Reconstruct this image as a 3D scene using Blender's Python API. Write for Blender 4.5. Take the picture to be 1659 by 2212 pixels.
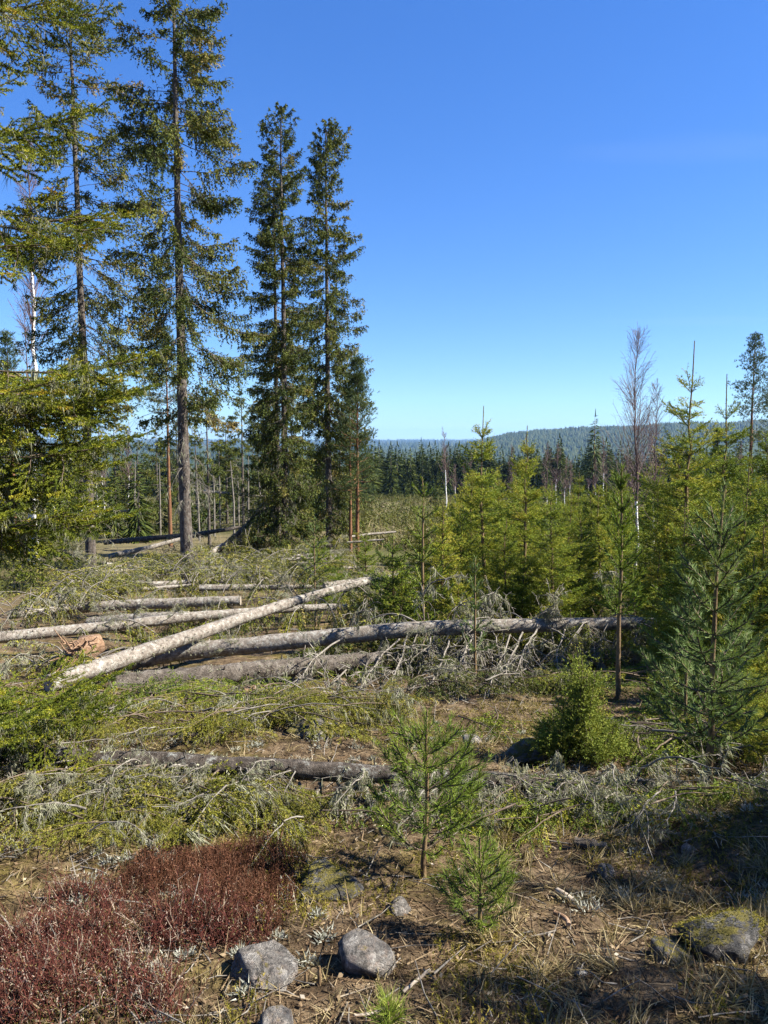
import bpy, math
import numpy as np
from mathutils import Vector, Matrix

for o in list(bpy.data.objects):
    bpy.data.objects.remove(o)
sc = bpy.context.scene
COL = sc.collection
rng = np.random.default_rng(11)
R = math.radians
TAU = 2 * math.pi

# ------------------------------------------------------------------ camera, sky, sun, exposure
EYE = 1.6
PITCH = R(5.35)
cam = bpy.data.cameras.new('camera')
cam.sensor_fit = 'VERTICAL'
cam.sensor_height = 24.0
cam.lens = 24.0 * 1642.0 / 2212.0
cam.clip_start = 0.05
cam.clip_end = 40000
camo = bpy.data.objects.new('camera', cam)
camo.location = (0, 0, EYE)
camo.rotation_euler = (math.pi / 2 - PITCH, 0, 0)
COL.objects.link(camo)
sc.camera = camo

SUN_AZ = R(95)      # from the view direction towards the right
SUN_EL = R(42)
world = bpy.data.worlds.new('World')
sc.world = world
world.use_nodes = True
wn = world.node_tree
wn.nodes.clear()
w_out = wn.nodes.new('ShaderNodeOutputWorld')
w_bg = wn.nodes.new('ShaderNodeBackground')
sky = wn.nodes.new('ShaderNodeTexSky')
sky.sky_type = 'NISHITA'
sky.sun_disc = False
sky.sun_elevation = SUN_EL
sky.sun_rotation = SUN_AZ
sky.altitude = 300
sky.air_density = 1.0
sky.dust_density = 0.05
sky.ozone_density = 2.5
w_bg.inputs['Strength'].default_value = 0.0575
hs = wn.nodes.new('ShaderNodeHueSaturation')      # the deep saturated blue of the photograph
hs.inputs['Hue'].default_value = 0.512
hs.inputs['Saturation'].default_value = 1.28
wn.links.new(sky.outputs[0], hs.inputs['Color'])
tint = wn.nodes.new('ShaderNodeMix')
tint.data_type = 'RGBA'
tint.blend_type = 'MULTIPLY'
tint.inputs[0].default_value = 1.0
tint.inputs[7].default_value = (.75, .87, 1.05, 1)
wn.links.new(hs.outputs[0], tint.inputs[6])
# soften the horizon glow as the photograph does
gam = wn.nodes.new('ShaderNodeGamma')
gam.inputs[1].default_value = .78
wn.links.new(tint.outputs[2], gam.inputs[0])
tint2 = wn.nodes.new('ShaderNodeMix')
tint2.data_type = 'RGBA'
tint2.blend_type = 'MULTIPLY'
tint2.inputs[0].default_value = 1.0
tint2.inputs[7].default_value = (.93, 1.17, 1.40, 1)
wn.links.new(gam.outputs[0], tint2.inputs[6])
tint = tint2
# a trace of thin high cloud, on a plane far above
tcw = wn.nodes.new('ShaderNodeTexCoord')
sep = wn.nodes.new('ShaderNodeSeparateXYZ')
wn.links.new(tcw.outputs['Generated'], sep.inputs[0])
zz = wn.nodes.new('ShaderNodeMath'); zz.operation = 'MAXIMUM'; zz.inputs[1].default_value = .0
wn.links.new(sep.outputs[2], zz.inputs[0])
za = wn.nodes.new('ShaderNodeMath'); za.operation = 'ADD'; za.inputs[1].default_value = .06
wn.links.new(zz.outputs[0], za.inputs[0])
cmb = wn.nodes.new('ShaderNodeCombineXYZ')
for k_, sc_ in ((0, .35), (1, 1.3)):
    dv = wn.nodes.new('ShaderNodeMath'); dv.operation = 'DIVIDE'
    wn.links.new(sep.outputs[k_], dv.inputs[0]); wn.links.new(za.outputs[0], dv.inputs[1])
    ml = wn.nodes.new('ShaderNodeMath'); ml.operation = 'MULTIPLY'; ml.inputs[1].default_value = sc_ * .3
    wn.links.new(dv.outputs[0], ml.inputs[0]); wn.links.new(ml.outputs[0], cmb.inputs[k_])
cn = wn.nodes.new('ShaderNodeTexNoise')
cn.inputs['Scale'].default_value = 1.6; cn.inputs['Detail'].default_value = 4
wn.links.new(cmb.outputs[0], cn.inputs['Vector'])
cr_ = wn.nodes.new('ShaderNodeValToRGB')
cr_.color_ramp.elements[0].position = .60; cr_.color_ramp.elements[0].color = (0, 0, 0, 1)
cr_.color_ramp.elements[1].position = .74; cr_.color_ramp.elements[1].color = (.10, .10, .10, 1)
wn.links.new(cn.outputs[0], cr_.inputs[0])
cm = wn.nodes.new('ShaderNodeMix'); cm.data_type = 'RGBA'
cm.inputs[7].default_value = (5.2, 5.6, 6.0, 1)
wn.links.new(cr_.outputs[0], cm.inputs[0]); wn.links.new(tint.outputs[2], cm.inputs[6])
wn.links.new(cm.outputs[2], w_bg.inputs['Color'])
wn.links.new(w_bg.outputs[0], w_out.inputs['Surface'])

sun_l = bpy.data.lights.new('sun', 'SUN')
sun_l.energy = 5.0
sun_l.angle = R(0.53)
sun_l.color = (1.0, 0.95, 0.86)
sun = bpy.data.objects.new('sun', sun_l)
SUNV = Vector((math.cos(SUN_EL) * math.sin(SUN_AZ), math.cos(SUN_EL) * math.cos(SUN_AZ), math.sin(SUN_EL)))
sun.rotation_euler = (-SUNV).to_track_quat('-Z', 'Y').to_euler()
sun.location = (20, 0, 30)
COL.objects.link(sun)

sc.view_settings.view_transform = 'Standard'
sc.view_settings.look = 'None'
sc.view_settings.exposure = 1.85
sc.view_settings.gamma = 1.0
sc.cycles.max_bounces = 5
sc.cycles.diffuse_bounces = 3
sc.cycles.glossy_bounces = 2
sc.cycles.transmission_bounces = 3
sc.cycles.transparent_max_bounces = 4
sc.cycles.volume_bounces = 0
sc.cycles.sample_clamp_indirect = 6

# ------------------------------------------------------------------ helpers
F = 1642.0


def ray(px, py, Y):
    """world point at depth Y on the sight line of a picture position (picture 1659 x 2212)"""
    a = (px - 829.5) / F
    b = (1106.0 - py) / F
    d = np.array([a, math.cos(PITCH) + b * math.sin(PITCH), -math.sin(PITCH) + b * math.cos(PITCH)])
    return np.array([0, 0, EYE]) + d * (Y / d[1])


_tab = rng.random((256, 256))


def vnoise(x, y, s=0):
    x = np.asarray(x, float) + s * 17.31
    y = np.asarray(y, float) + s * 9.77
    xi = np.floor(x).astype(int)
    yi = np.floor(y).astype(int)
    fx = x - xi
    fy = y - yi
    fx = fx * fx * (3 - 2 * fx)
    fy = fy * fy * (3 - 2 * fy)
    g = lambda i, j: _tab[(xi + i) & 255, (yi + j) & 255]
    return (g(0, 0) * (1 - fx) + g(1, 0) * fx) * (1 - fy) + (g(0, 1) * (1 - fx) + g(1, 1) * fx) * fy


def fbm(x, y, s=0, o=4):
    t = 0
    a = 0.5
    for i in range(o):
        t = t + a * (vnoise(x, y, s + i) - 0.5)
        x = np.asarray(x) * 2.03
        y = np.asarray(y) * 2.03
        a *= 0.5
    return t


PY = np.array([-60, -5, 0, 2, 3, 5, 8, 10, 14, 23, 40, 80, 200, 400, 800, 1500, 2300, 4000, 6000, 9000, 16000, 40000], float)
PZ = np.array([2, 0.2, 0, -.10, -.25, -.6, -1.1, -1.45, -2.0, -3.0, -4.1, -6.0, -13, -25, -45, -60, -55, -40, -22, -14, -60, -200], float)


def gz(x, y):
    x = np.asarray(x, float)
    y = np.asarray(y, float)
    r = np.sqrt(x * x + y * y)
    yy = np.where(y > 60, np.maximum(y, r * 0.85), y)
    z = np.interp(yy, PY, PZ)
    near = np.clip(1 - r / 60, 0, 1)
    z = z + near * (fbm(x / 1.6, y / 1.6, 1, 3) * 0.20 + fbm(x / .42, y / .42, 5, 3) * 0.125)
    z = z + np.clip(1 - r / 9, 0, 1) * fbm(x / .09, y / .09, 9, 2) * 0.035
    # mossy bank at the right edge
    z = z + 0.22 * np.exp(-(((x - 2.0) / .55) ** 2 + ((y - 3.5) / .42) ** 2))
    mid = np.clip((r - 12) / 40, 0, 1) * np.clip(1 - r / 1500, 0, 1)
    z = z + mid * fbm(x / 14, y / 14, 13, 3) * 1.1
    az = x / np.maximum(y, 1)
    rise = np.interp(az, [-3, -.6, -.35, 0, .07, .165, .25, .317, .40, .505, .7, 3], [60, 40, 4, -4, 3, 34, 46, 54, 70, 74, 70, 60])
    bump = np.interp(r, [1700, 2150, 2750, 3500, 4600], [0, .42, 1, .5, 0])
    z = z + bump * (rise + 42 * np.clip(rise / 40, 0, 1)) + np.clip((r - 900) / 800, 0, 1) * fbm(x / 420, y / 420, 21, 4) * 26
    z = z + np.interp(r, [5000, 7000, 9000, 11000], [0, .25, 1, .4]) * (14 + 26 * fbm(x / 2500, y / 2500, 31, 3))
    return z


def gzs(x, y):
    return float(gz(np.array([x]), np.array([y]))[0])


def unit(v):
    return v / np.maximum(np.linalg.norm(v, axis=-1, keepdims=True), 1e-9)


def rperp(T):
    return unit(np.cross(T, rng.normal(size=T.shape)))


class MB:
    def __init__(s):
        s.V, s.T, s.M, s.A, s.n = [], [], [], [], 0

    def add(s, v, f, mat=0, a=0.5):
        v = np.asarray(v, np.float32)
        f = np.asarray(f, np.int64)
        s.V.append(v)
        s.T.append(f + s.n)
        s.M.append(np.full(len(f), mat, np.int32))
        s.A.append(np.broadcast_to(np.asarray(a, np.float32), (len(v),)).copy())
        s.n += len(v)

    def merge(s, o, mtx, da=0.0):
        v = np.concatenate(o.V)
        m = np.array(mtx)
        v = v @ m[:3, :3].T + m[:3, 3]
        s.V.append(v.astype(np.float32))
        s.T.append(np.concatenate(o.T) + s.n)
        s.M.append(np.concatenate(o.M))
        s.A.append(np.clip(np.concatenate(o.A) + da, 0, 1).astype(np.float32))
        s.n += len(v)

    def mesh(s, name, mats, smooth=False):
        V = np.concatenate(s.V)
        T = np.concatenate(s.T)
        M = np.concatenate(s.M)
        me = bpy.data.meshes.new(name)
        me.vertices.add(len(V))
        me.vertices.foreach_set('co', V.ravel())
        me.loops.add(len(T) * 3)
        me.loops.foreach_set('vertex_index', T.ravel().astype(np.int32))
        me.polygons.add(len(T))
        me.polygons.foreach_set('loop_start', np.arange(0, len(T) * 3, 3, dtype=np.int32))
        me.polygons.foreach_set('material_index', M)
        if smooth:
            me.polygons.foreach_set('use_smooth', np.ones(len(T), bool))
        at = me.attributes.new('a', 'FLOAT', 'POINT')
        at.data.foreach_set('value', np.concatenate(s.A))
        for m in mats:
            me.materials.append(m)
        me.update()
        return me


def sticks(mb, P, Q, r0, r1, mat=0, a=0.5):
    P = np.asarray(P, float).reshape(-1, 3)
    Q = np.asarray(Q, float).reshape(-1, 3)
    n = len(P)
    if n == 0:
        return
    D = unit(Q - P)
    U = rperp(D)
    W = np.cross(D, U)
    r0 = np.broadcast_to(r0, (n,))[:, None]
    r1 = np.broadcast_to(r1, (n,))[:, None]
    vs = []
    for k in range(3):
        c, s_ = math.cos(k * TAU / 3), math.sin(k * TAU / 3)
        vs.append(P + (U * c + W * s_) * r0)
    for k in range(3):
        c, s_ = math.cos(k * TAU / 3), math.sin(k * TAU / 3)
        vs.append(Q + (U * c + W * s_) * r1)
    V = np.stack(vs, 1).reshape(-1, 3)
    b = (np.arange(n) * 6)[:, None]
    f = []
    for k in range(3):
        k2 = (k + 1) % 3
        f += [np.concatenate([b + k, b + k2, b + k2 + 3], 1), np.concatenate([b + k, b + k2 + 3, b + k + 3], 1)]
    mb.add(V, np.concatenate(f), mat, np.repeat(np.broadcast_to(a, (n,)), 6))


def spikes(mb, P, D, L, W, mat=0, a=0.5):
    """thin triangles: base at P, tip along D"""
    n = len(P)
    if n == 0:
        return
    D = unit(D)
    w = rperp(D) * (np.broadcast_to(W, (n,))[:, None] * .5)
    tip = P + D * np.broadcast_to(L, (n,))[:, None]
    V = np.stack([P - w, P + w, tip], 1).reshape(-1, 3)
    mb.add(V, np.arange(3 * n).reshape(-1, 3), mat, np.repeat(np.broadcast_to(a, (n,)), 3))


def blades(mb, P, D, L, W, bend, mat=0, a=0.5):
    """bent strips of three triangles: grass"""
    n = len(P)
    D = unit(D)
    w = rperp(D) * (np.broadcast_to(W, (n,))[:, None] * .5)
    L = np.broadcast_to(L, (n,))[:, None]
    b = unit(np.cross(w, D) + rng.normal(size=D.shape) * .3) * np.broadcast_to(bend, (n,))[:, None] * L
    b[:, 2] -= np.abs(b[:, 2]) * .5
    m = P + D * L * .55 + b * .3
    t = P + D * L * .9 + b
    V = np.stack([P - w, P + w, m - w * .7, m + w * .7, t], 1).reshape(-1, 3)
    i = (np.arange(n) * 5)[:, None]
    f = np.concatenate([np.concatenate([i, i + 1, i + 3], 1), np.concatenate([i, i + 3, i + 2], 1), np.concatenate([i + 2, i + 3, i + 4], 1)])
    mb.add(V, f, mat, np.repeat(np.broadcast_to(a, (n,)), 5))


def needles(mb, S, T, l, n, nl, nw, ang=.9, mat=1, a=0.5):
    S = np.asarray(S, float).reshape(-1, 3)
    T = unit(np.asarray(T, float).reshape(-1, 3))
    N = len(S)
    if N == 0:
        return
    l = np.broadcast_to(np.asarray(l, float), (N,))
    n = np.broadcast_to(np.asarray(n), (N,)).astype(int)
    i = np.repeat(np.arange(N), n)
    k = len(i)
    t = rng.random(k)
    P = S[i] + T[i] * (l[i] * t)[:, None]
    g = ang * (.65 + .7 * rng.random(k))
    D = T[i] * np.cos(g)[:, None] + rperp(T[i]) * np.sin(g)[:, None]
    aa = np.broadcast_to(np.asarray(a, float), (N,))[i] + rng.normal(0, .06, k)
    spikes(mb, P, D, nl * (.7 + .6 * rng.random(k)), nw, mat, np.clip(aa, 0, 1))


def tube(mb, pts, rad, k=8, mat=0, a=.5, rough=0.0, cap=True, capmat=None):
    pts = np.asarray(pts, float)
    n = len(pts)
    rad = np.broadcast_to(np.asarray(rad, float), (n,))
    T = unit(np.gradient(pts, axis=0))
    u = np.cross(T[0], [0.3, 0.2, 1.0] if abs(T[0][2]) < .9 else [1.0, 0, 0])
    u /= np.linalg.norm(u)
    V = []
    for i in range(n):
        u = u - T[i] * np.dot(u, T[i])
        u /= max(np.linalg.norm(u), 1e-9)
        w = np.cross(T[i], u)
        th = np.arange(k) * TAU / k
        rr = rad[i] * (1 + rough * rng.normal(size=k))
        V.append(pts[i] + np.outer(np.cos(th) * rr, u) + np.outer(np.sin(th) * rr, w))
    V = np.concatenate(V)
    f = []
    for i in range(n - 1):
        for j in range(k):
            j2 = (j + 1) % k
            f += [[i * k + j, i * k + j2, i * k + k + j2], [i * k + j, i * k + k + j2, i * k + k + j]]
    mb.add(V, f, mat, a)
    if cap:
        for e in (0, n - 1):
            ring = V[e * k:(e + 1) * k]
            c = ring.mean(0)
            fv = np.concatenate([ring, [c]])
            ff = [[j, (j + 1) % k, k] for j in range(k)]
            if e == 0:
                ff = [q[::-1] for q in ff]
            mb.add(fv, ff, mat if capmat is None else capmat, a)


def basis(p, xdir, roll=0.0, s=1.0, up=(0, 0, 1)):
    x = Vector(xdir).normalized()
    y = Vector(up).cross(x)
    if y.length < 1e-3:
        y = Vector((0, 1, 0))
    y.normalize()
    z = x.cross(y)
    m = Matrix((x, y, z)).transposed().to_4x4() @ Matrix.Rotation(roll, 4, 'X') @ Matrix.Scale(s, 4)
    m.translation = Vector([float(q) for q in p])
    return m


def thing(name, loc, label, cat, group=None, rz=0):
    o = bpy.data.objects.new(name, None)
    o.empty_display_size = .2
    o.location = [float(q) for q in loc]
    o.rotation_euler = (0, 0, rz)
    COL.objects.link(o)
    o['label'] = label
    o['category'] = cat
    if group:
        o['group'] = group
    return o


def part(name, me, parent, mtx=None):
    o = bpy.data.objects.new(name, me)
    COL.objects.link(o)
    o.parent = parent
    if mtx is not None:
        o.matrix_local = mtx
    return o


def solo(name, me, loc=(0, 0, 0), label=None, cat=None, group=None, kind=None, rot=(0, 0, 0), s=1):
    o = bpy.data.objects.new(name, me)
    o.location = [float(q) for q in loc]
    o.rotation_euler = rot
    o.scale = (s, s, s) if not hasattr(s, '__len__') else s
    COL.objects.link(o)
    if label:
        o['label'] = label
    if cat:
        o['category'] = cat
    if group:
        o['group'] = group
    if kind:
        o['kind'] = kind
    return o


# ------------------------------------------------------------------ materials
def new_mat(name):
    m = bpy.data.materials.new(name)
    m.use_nodes = True
    nt = m.node_tree
    nt.nodes.clear()
    out = nt.nodes.new('ShaderNodeOutputMaterial')
    return m, nt, out


def N(nt, typ, **kw):
    n = nt.nodes.new('ShaderNode' + typ)
    for k, v in kw.items():
        if k.startswith('i_'):
            key = k[2:]
            key = int(key) if key.isdigit() else key.replace('_', ' ')
            n.inputs[key].default_value = v
        else:
            setattr(n, k, v)
    return n


def ramp(nt, src, stops, interp='LINEAR'):
    r = nt.nodes.new('ShaderNodeValToRGB')
    r.color_ramp.interpolation = interp
    e = r.color_ramp.elements
    while len(e) < len(stops):
        e.new(.5)
    for i, (p, c) in enumerate(stops):
        e[i].position = p
        e[i].color = (*c, 1)
    nt.links.new(src, r.inputs[0])
    return r.outputs[0]


def mix(nt, fac, a, b, typ='MIX'):
    m = nt.nodes.new('ShaderNodeMix')
    m.data_type = 'RGBA'
    m.blend_type = typ
    for sck, val in ((m.inputs[0], fac), (m.inputs[6], a), (m.inputs[7], b)):
        if hasattr(val, 'type') and hasattr(val, 'node'):
            nt.links.new(val, sck)
        elif isinstance(val, (int, float)):
            sck.default_value = val
        else:
            sck.default_value = (*val, 1)
    return m.outputs[2]


def math_(nt, op, a, b=None):
    m = nt.nodes.new('ShaderNodeMath')
    m.operation = op
    for sck, val in zip(m.inputs, (a, b)):
        if val is None:
            continue
        if hasattr(val, 'node'):
            nt.links.new(val, sck)
        else:
            sck.default_value = val
    return m.outputs[0]


def leaf_mat(name, stops, transl=.3, rough=.7, objvar=.25, spec=.1):
    m, nt, out = new_mat(name)
    at = N(nt, 'Attribute', attribute_name='a')
    oi = N(nt, 'ObjectInfo')
    v = math_(nt, 'ADD', at.outputs['Fac'], math_(nt, 'MULTIPLY', math_(nt, 'SUBTRACT', oi.outputs['Random'], .5), objvar))
    col = ramp(nt, v, stops)
    p = N(nt, 'BsdfPrincipled', i_Roughness=rough)
    p.inputs['Specular IOR Level'].default_value = spec
    nt.links.new(col, p.inputs['Base Color'])
    if transl > 0:
        t = N(nt, 'BsdfTranslucent')
        nt.links.new(mix(nt, 1.0, col, (1.25, 1.2, .55), 'MULTIPLY'), t.inputs['Color'])
        ms = N(nt, 'MixShader', i_0=transl)
        nt.links.new(p.outputs[0], ms.inputs[1])
        nt.links.new(t.outputs[0], ms.inputs[2])
        nt.links.new(ms.outputs[0], out.inputs[0])
    else:
        nt.links.new(p.outputs[0], out.inputs[0])
    return m


M = {}
M['spruce_near'] = leaf_mat('spruce_needles_mossy', [(0, (.030, .046, .008)), (.3, (.080, .105, .012)), (.6, (.16, .175, .016)), (.88, (.27, .25, .020)), (1, (.33, .22, .03))], .15)
M['spruce_old'] = leaf_mat('old_spruce_needles', [(0, (.026, .040, .010)), (.5, (.075, .092, .020)), (.8, (.13, .135, .026)), (1, (.20, .15, .05))], .17)
M['spruce_young'] = leaf_mat('young_spruce_needles', [(0, (0.034, 0.062, 0.013)), (.4, (0.103, 0.146, 0.020)), (.7, (0.193, 0.230, 0.026)), (1, (0.314, 0.280, 0.039))], .17, objvar=.45)
M['pine'] = leaf_mat('pine_needles', [(0, (.045, .075, .014)), (.5, (.115, .165, .022)), (.8, (.19, .23, .035)), (1, (.27, .24, .06))], .17)
M['pine_blue'] = leaf_mat('blue_green_pine_needles', [(0, (.045, .072, .024)), (.5, (.10, .15, .045)), (.8, (.17, .22, .08)), (1, (.25, .26, .11))], .17)
M['juniper'] = leaf_mat('juniper_needles', [(0, (0.049, 0.070, 0.014)), (.5, (0.147, 0.182, 0.031)), (.85, (0.280, 0.280, 0.049)), (1, (0.350, 0.266, 0.070))], .17)
M['frond_dry'] = leaf_mat('wilting_spruce_needles', [(0, (.045, .052, .011)), (.35, (.12, .13, .019)), (.7, (.22, .21, .028)), (1, (.29, .22, .08))], .17)
M['far_spruce'] = leaf_mat('distant_spruce_needles', [(0, (.016, .028, .006)), (.5, (.040, .056, .011)), (1, (.085, .095, .016))], .1, objvar=.5)
M['hill'] = leaf_mat('hill_forest', [(0, (.012, .022, .008)), (.5, (.026, .040, .013)), (1, (.055, .062, .018))], .05, objvar=.2)
M['far_pine'] = leaf_mat('distant_pine_needles', [(0, (0.030, 0.048, 0.019)), (.5, (0.063, 0.087, 0.030)), (1, (0.108, 0.124, 0.044))], .12)
M['lichen'] = leaf_mat('beard_lichen', [(0, (0.122, 0.122, 0.073)), (1, (0.306, 0.306, 0.208))], .17, .9, spec=.05)
M['grass_dry'] = leaf_mat('dry_grass', [(0, (0.098, 0.067, 0.031)), (.5, (0.220, 0.172, 0.080)), (1, (0.355, 0.294, 0.165))], .17, .7, spec=.2)
M['litter'] = leaf_mat('needle_litter', [(0, (0.031, 0.019, 0.010)), (.4, (0.104, 0.067, 0.037)), (.8, (0.220, 0.165, 0.098)), (1, (0.318, 0.281, 0.220))], .05, .8, spec=.1)
M['moss'] = leaf_mat('moss', [(0, (0.040, 0.040, 0.007)), (.5, (0.122, 0.108, 0.016)), (1, (0.259, 0.202, 0.040))], .2, .8, spec=.1)
M['reindeer'] = leaf_mat('reindeer_lichen', [(0, (0.134, 0.134, 0.104)), (1, (0.337, 0.337, 0.281))], .1, .95, spec=.02)
M['bilberry'] = leaf_mat('red_bilberry_twigs', [(0, (.025, .012, .008)), (.4, (.075, .024, .018)), (.68, (.125, .040, .030)), (.84, (.15, .085, .05)), (.93, (.11, .11, .03)), (1, (.28, .22, .17))], .12, .7)
M['heather'] = leaf_mat('brown_heather', [(0, (0.036, 0.016, 0.009)), (.5, (0.101, 0.042, 0.023)), (.85, (0.173, 0.083, 0.047)), (1, (0.274, 0.202, 0.137))], .1, .7)
M['birch_twig'] = leaf_mat('birch_twigs', [(0, (0.072, 0.043, 0.040)), (1, (0.173, 0.115, 0.101))], 0, .6, spec=.2)
M['bush'] = leaf_mat('young_growth', [(0, (0.036, 0.040, 0.011)), (.5, (0.086, 0.094, 0.022)), (1, (0.144, 0.115, 0.058))], .2, .7)


def bark_mat(name, c_dark, c_mid, c_light, scale=14, stretch=(1, 1, .25), lich=None, lich_amt=.5, bump=.5, twig=False):
    m, nt, out = new_mat(name)
    tc = N(nt, 'TexCoord')
    mp = N(nt, 'Mapping')
    mp.inputs['Scale'].default_value = stretch
    nt.links.new(tc.outputs['Object'], mp.inputs[0])
    n1 = N(nt, 'TexNoise', i_Scale=scale, i_Detail=6.0, i_Roughness=.68)
    nt.links.new(mp.outputs[0], n1.inputs['Vector'])
    vo = N(nt, 'TexNoise', i_Scale=scale * 4.5, i_Detail=4.0, i_Roughness=.75)
    nt.links.new(mp.outputs[0], vo.inputs['Vector'])
    col = ramp(nt, n1.outputs[0], [(.3, c_dark), (.5, c_mid), (.72, c_light)])
    col = mix(nt, .55, col, ramp(nt, vo.outputs[0], [(.32, (.35, .33, .31)), (.62, (1.25, 1.25, 1.25))]), 'MULTIPLY')
    if lich:
        n2 = N(nt, 'TexNoise', i_Scale=scale * .8, i_Detail=7.0, i_Roughness=.78)
        nt.links.new(tc.outputs['Object'], n2.inputs['Vector'])
        f = ramp(nt, n2.outputs[0], [(1 - lich_amt - .04, (0, 0, 0)), (1 - lich_amt + .1, (1, 1, 1))])
        col = mix(nt, f, col, lich)
    p = N(nt, 'BsdfPrincipled', i_Roughness=.88)
    p.inputs['Specular IOR Level'].default_value = .2
    nt.links.new(col, p.inputs['Base Color'])
    if bump:
        b = N(nt, 'Bump', i_Strength=bump, i_Distance=.03)
        nt.links.new(math_(nt, 'ADD', n1.outputs[0], math_(nt, 'MULTIPLY', vo.outputs[0], .5)), b.inputs['Height'])
        nt.links.new(b.outputs[0], p.inputs['Normal'])
    nt.links.new(p.outputs[0], out.inputs[0])
    return m


M['bark_spruce'] = bark_mat('spruce_bark', (0.030, 0.024, 0.019), (0.077, 0.062, 0.050), (0.143, 0.122, 0.101), 16, (1, 1, .5), (0.178, 0.178, 0.155), .42, .8)
M['bark_log'] = bark_mat('fallen_log_bark', (0.065, 0.053, 0.043), (0.172, 0.146, 0.118), (0.286, 0.257, 0.221), 18, (1, 1, 1), (0.329, 0.322, 0.278), .45, .6)
M['bark_oldlog'] = bark_mat('furrowed_old_bark', (0.030, 0.024, 0.018), (0.101, 0.083, 0.065), (0.196, 0.173, 0.143), 11, (1, 1, 1), (0.214, 0.214, 0.167), .35, 1.0)
M['bark_dark'] = bark_mat('dark_log_bark', (0.021, 0.017, 0.013), (0.060, 0.048, 0.038), (0.119, 0.101, 0.083), 18, (1, 1, 1), (0.274, 0.280, 0.250), .42, .8)
M['bark_pine'] = bark_mat('pine_bark', (0.068, 0.030, 0.015), (0.154, 0.073, 0.035), (0.206, 0.116, 0.060), 10, (1, 1, .4), None, 0, .5)
M['bark_sapling'] = bark_mat('sapling_bark', (0.071, 0.044, 0.024), (0.143, 0.095, 0.048), (0.202, 0.149, 0.083), 30, (1, 1, .4), None, 0, .3)
M['twig_grey'] = bark_mat('dead_grey_twig', (0.071, 0.062, 0.050), (0.157, 0.138, 0.114), (0.238, 0.219, 0.186), 20, (1, 1, 1), (0.219, 0.219, 0.181), .40, 0)
M['twig_brown'] = bark_mat('brown_twig', (0.042, 0.030, 0.021), (0.101, 0.074, 0.050), (0.178, 0.143, 0.107), 20, (1, 1, 1), None, 0, 0)
M['wood'] = bark_mat('torn_wood', (0.095, 0.054, 0.030), (0.214, 0.131, 0.077), (0.327, 0.238, 0.167), 16, (1, 1, 1), None, 0, .5)
M['wood_pale'] = bark_mat('weathered_pale_wood', (0.178, 0.143, 0.107), (0.286, 0.238, 0.184), (0.369, 0.327, 0.268), 20, (1, 1, 1), None, 0, .3)


def birch_mat():
    m, nt, out = new_mat('birch_bark')
    tc = N(nt, 'TexCoord')
    mp = N(nt, 'Mapping')
    mp.inputs['Scale'].default_value = (1.2, 1.2, 7)
    nt.links.new(tc.outputs['Object'], mp.inputs[0])
    n1 = N(nt, 'TexNoise', i_Scale=2.2, i_Detail=5.0, i_Roughness=.7)
    nt.links.new(mp.outputs[0], n1.inputs['Vector'])
    col = ramp(nt, n1.outputs[0], [(.40, (.05, .045, .04)), (.46, (.62, .60, .56)), (.7, (.80, .78, .74))])
    p = N(nt, 'BsdfPrincipled', i_Roughness=.7)
    nt.links.new(col, p.inputs['Base Color'])
    nt.links.new(p.outputs[0], out.inputs[0])
    return m


M['birch'] = birch_mat()


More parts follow.
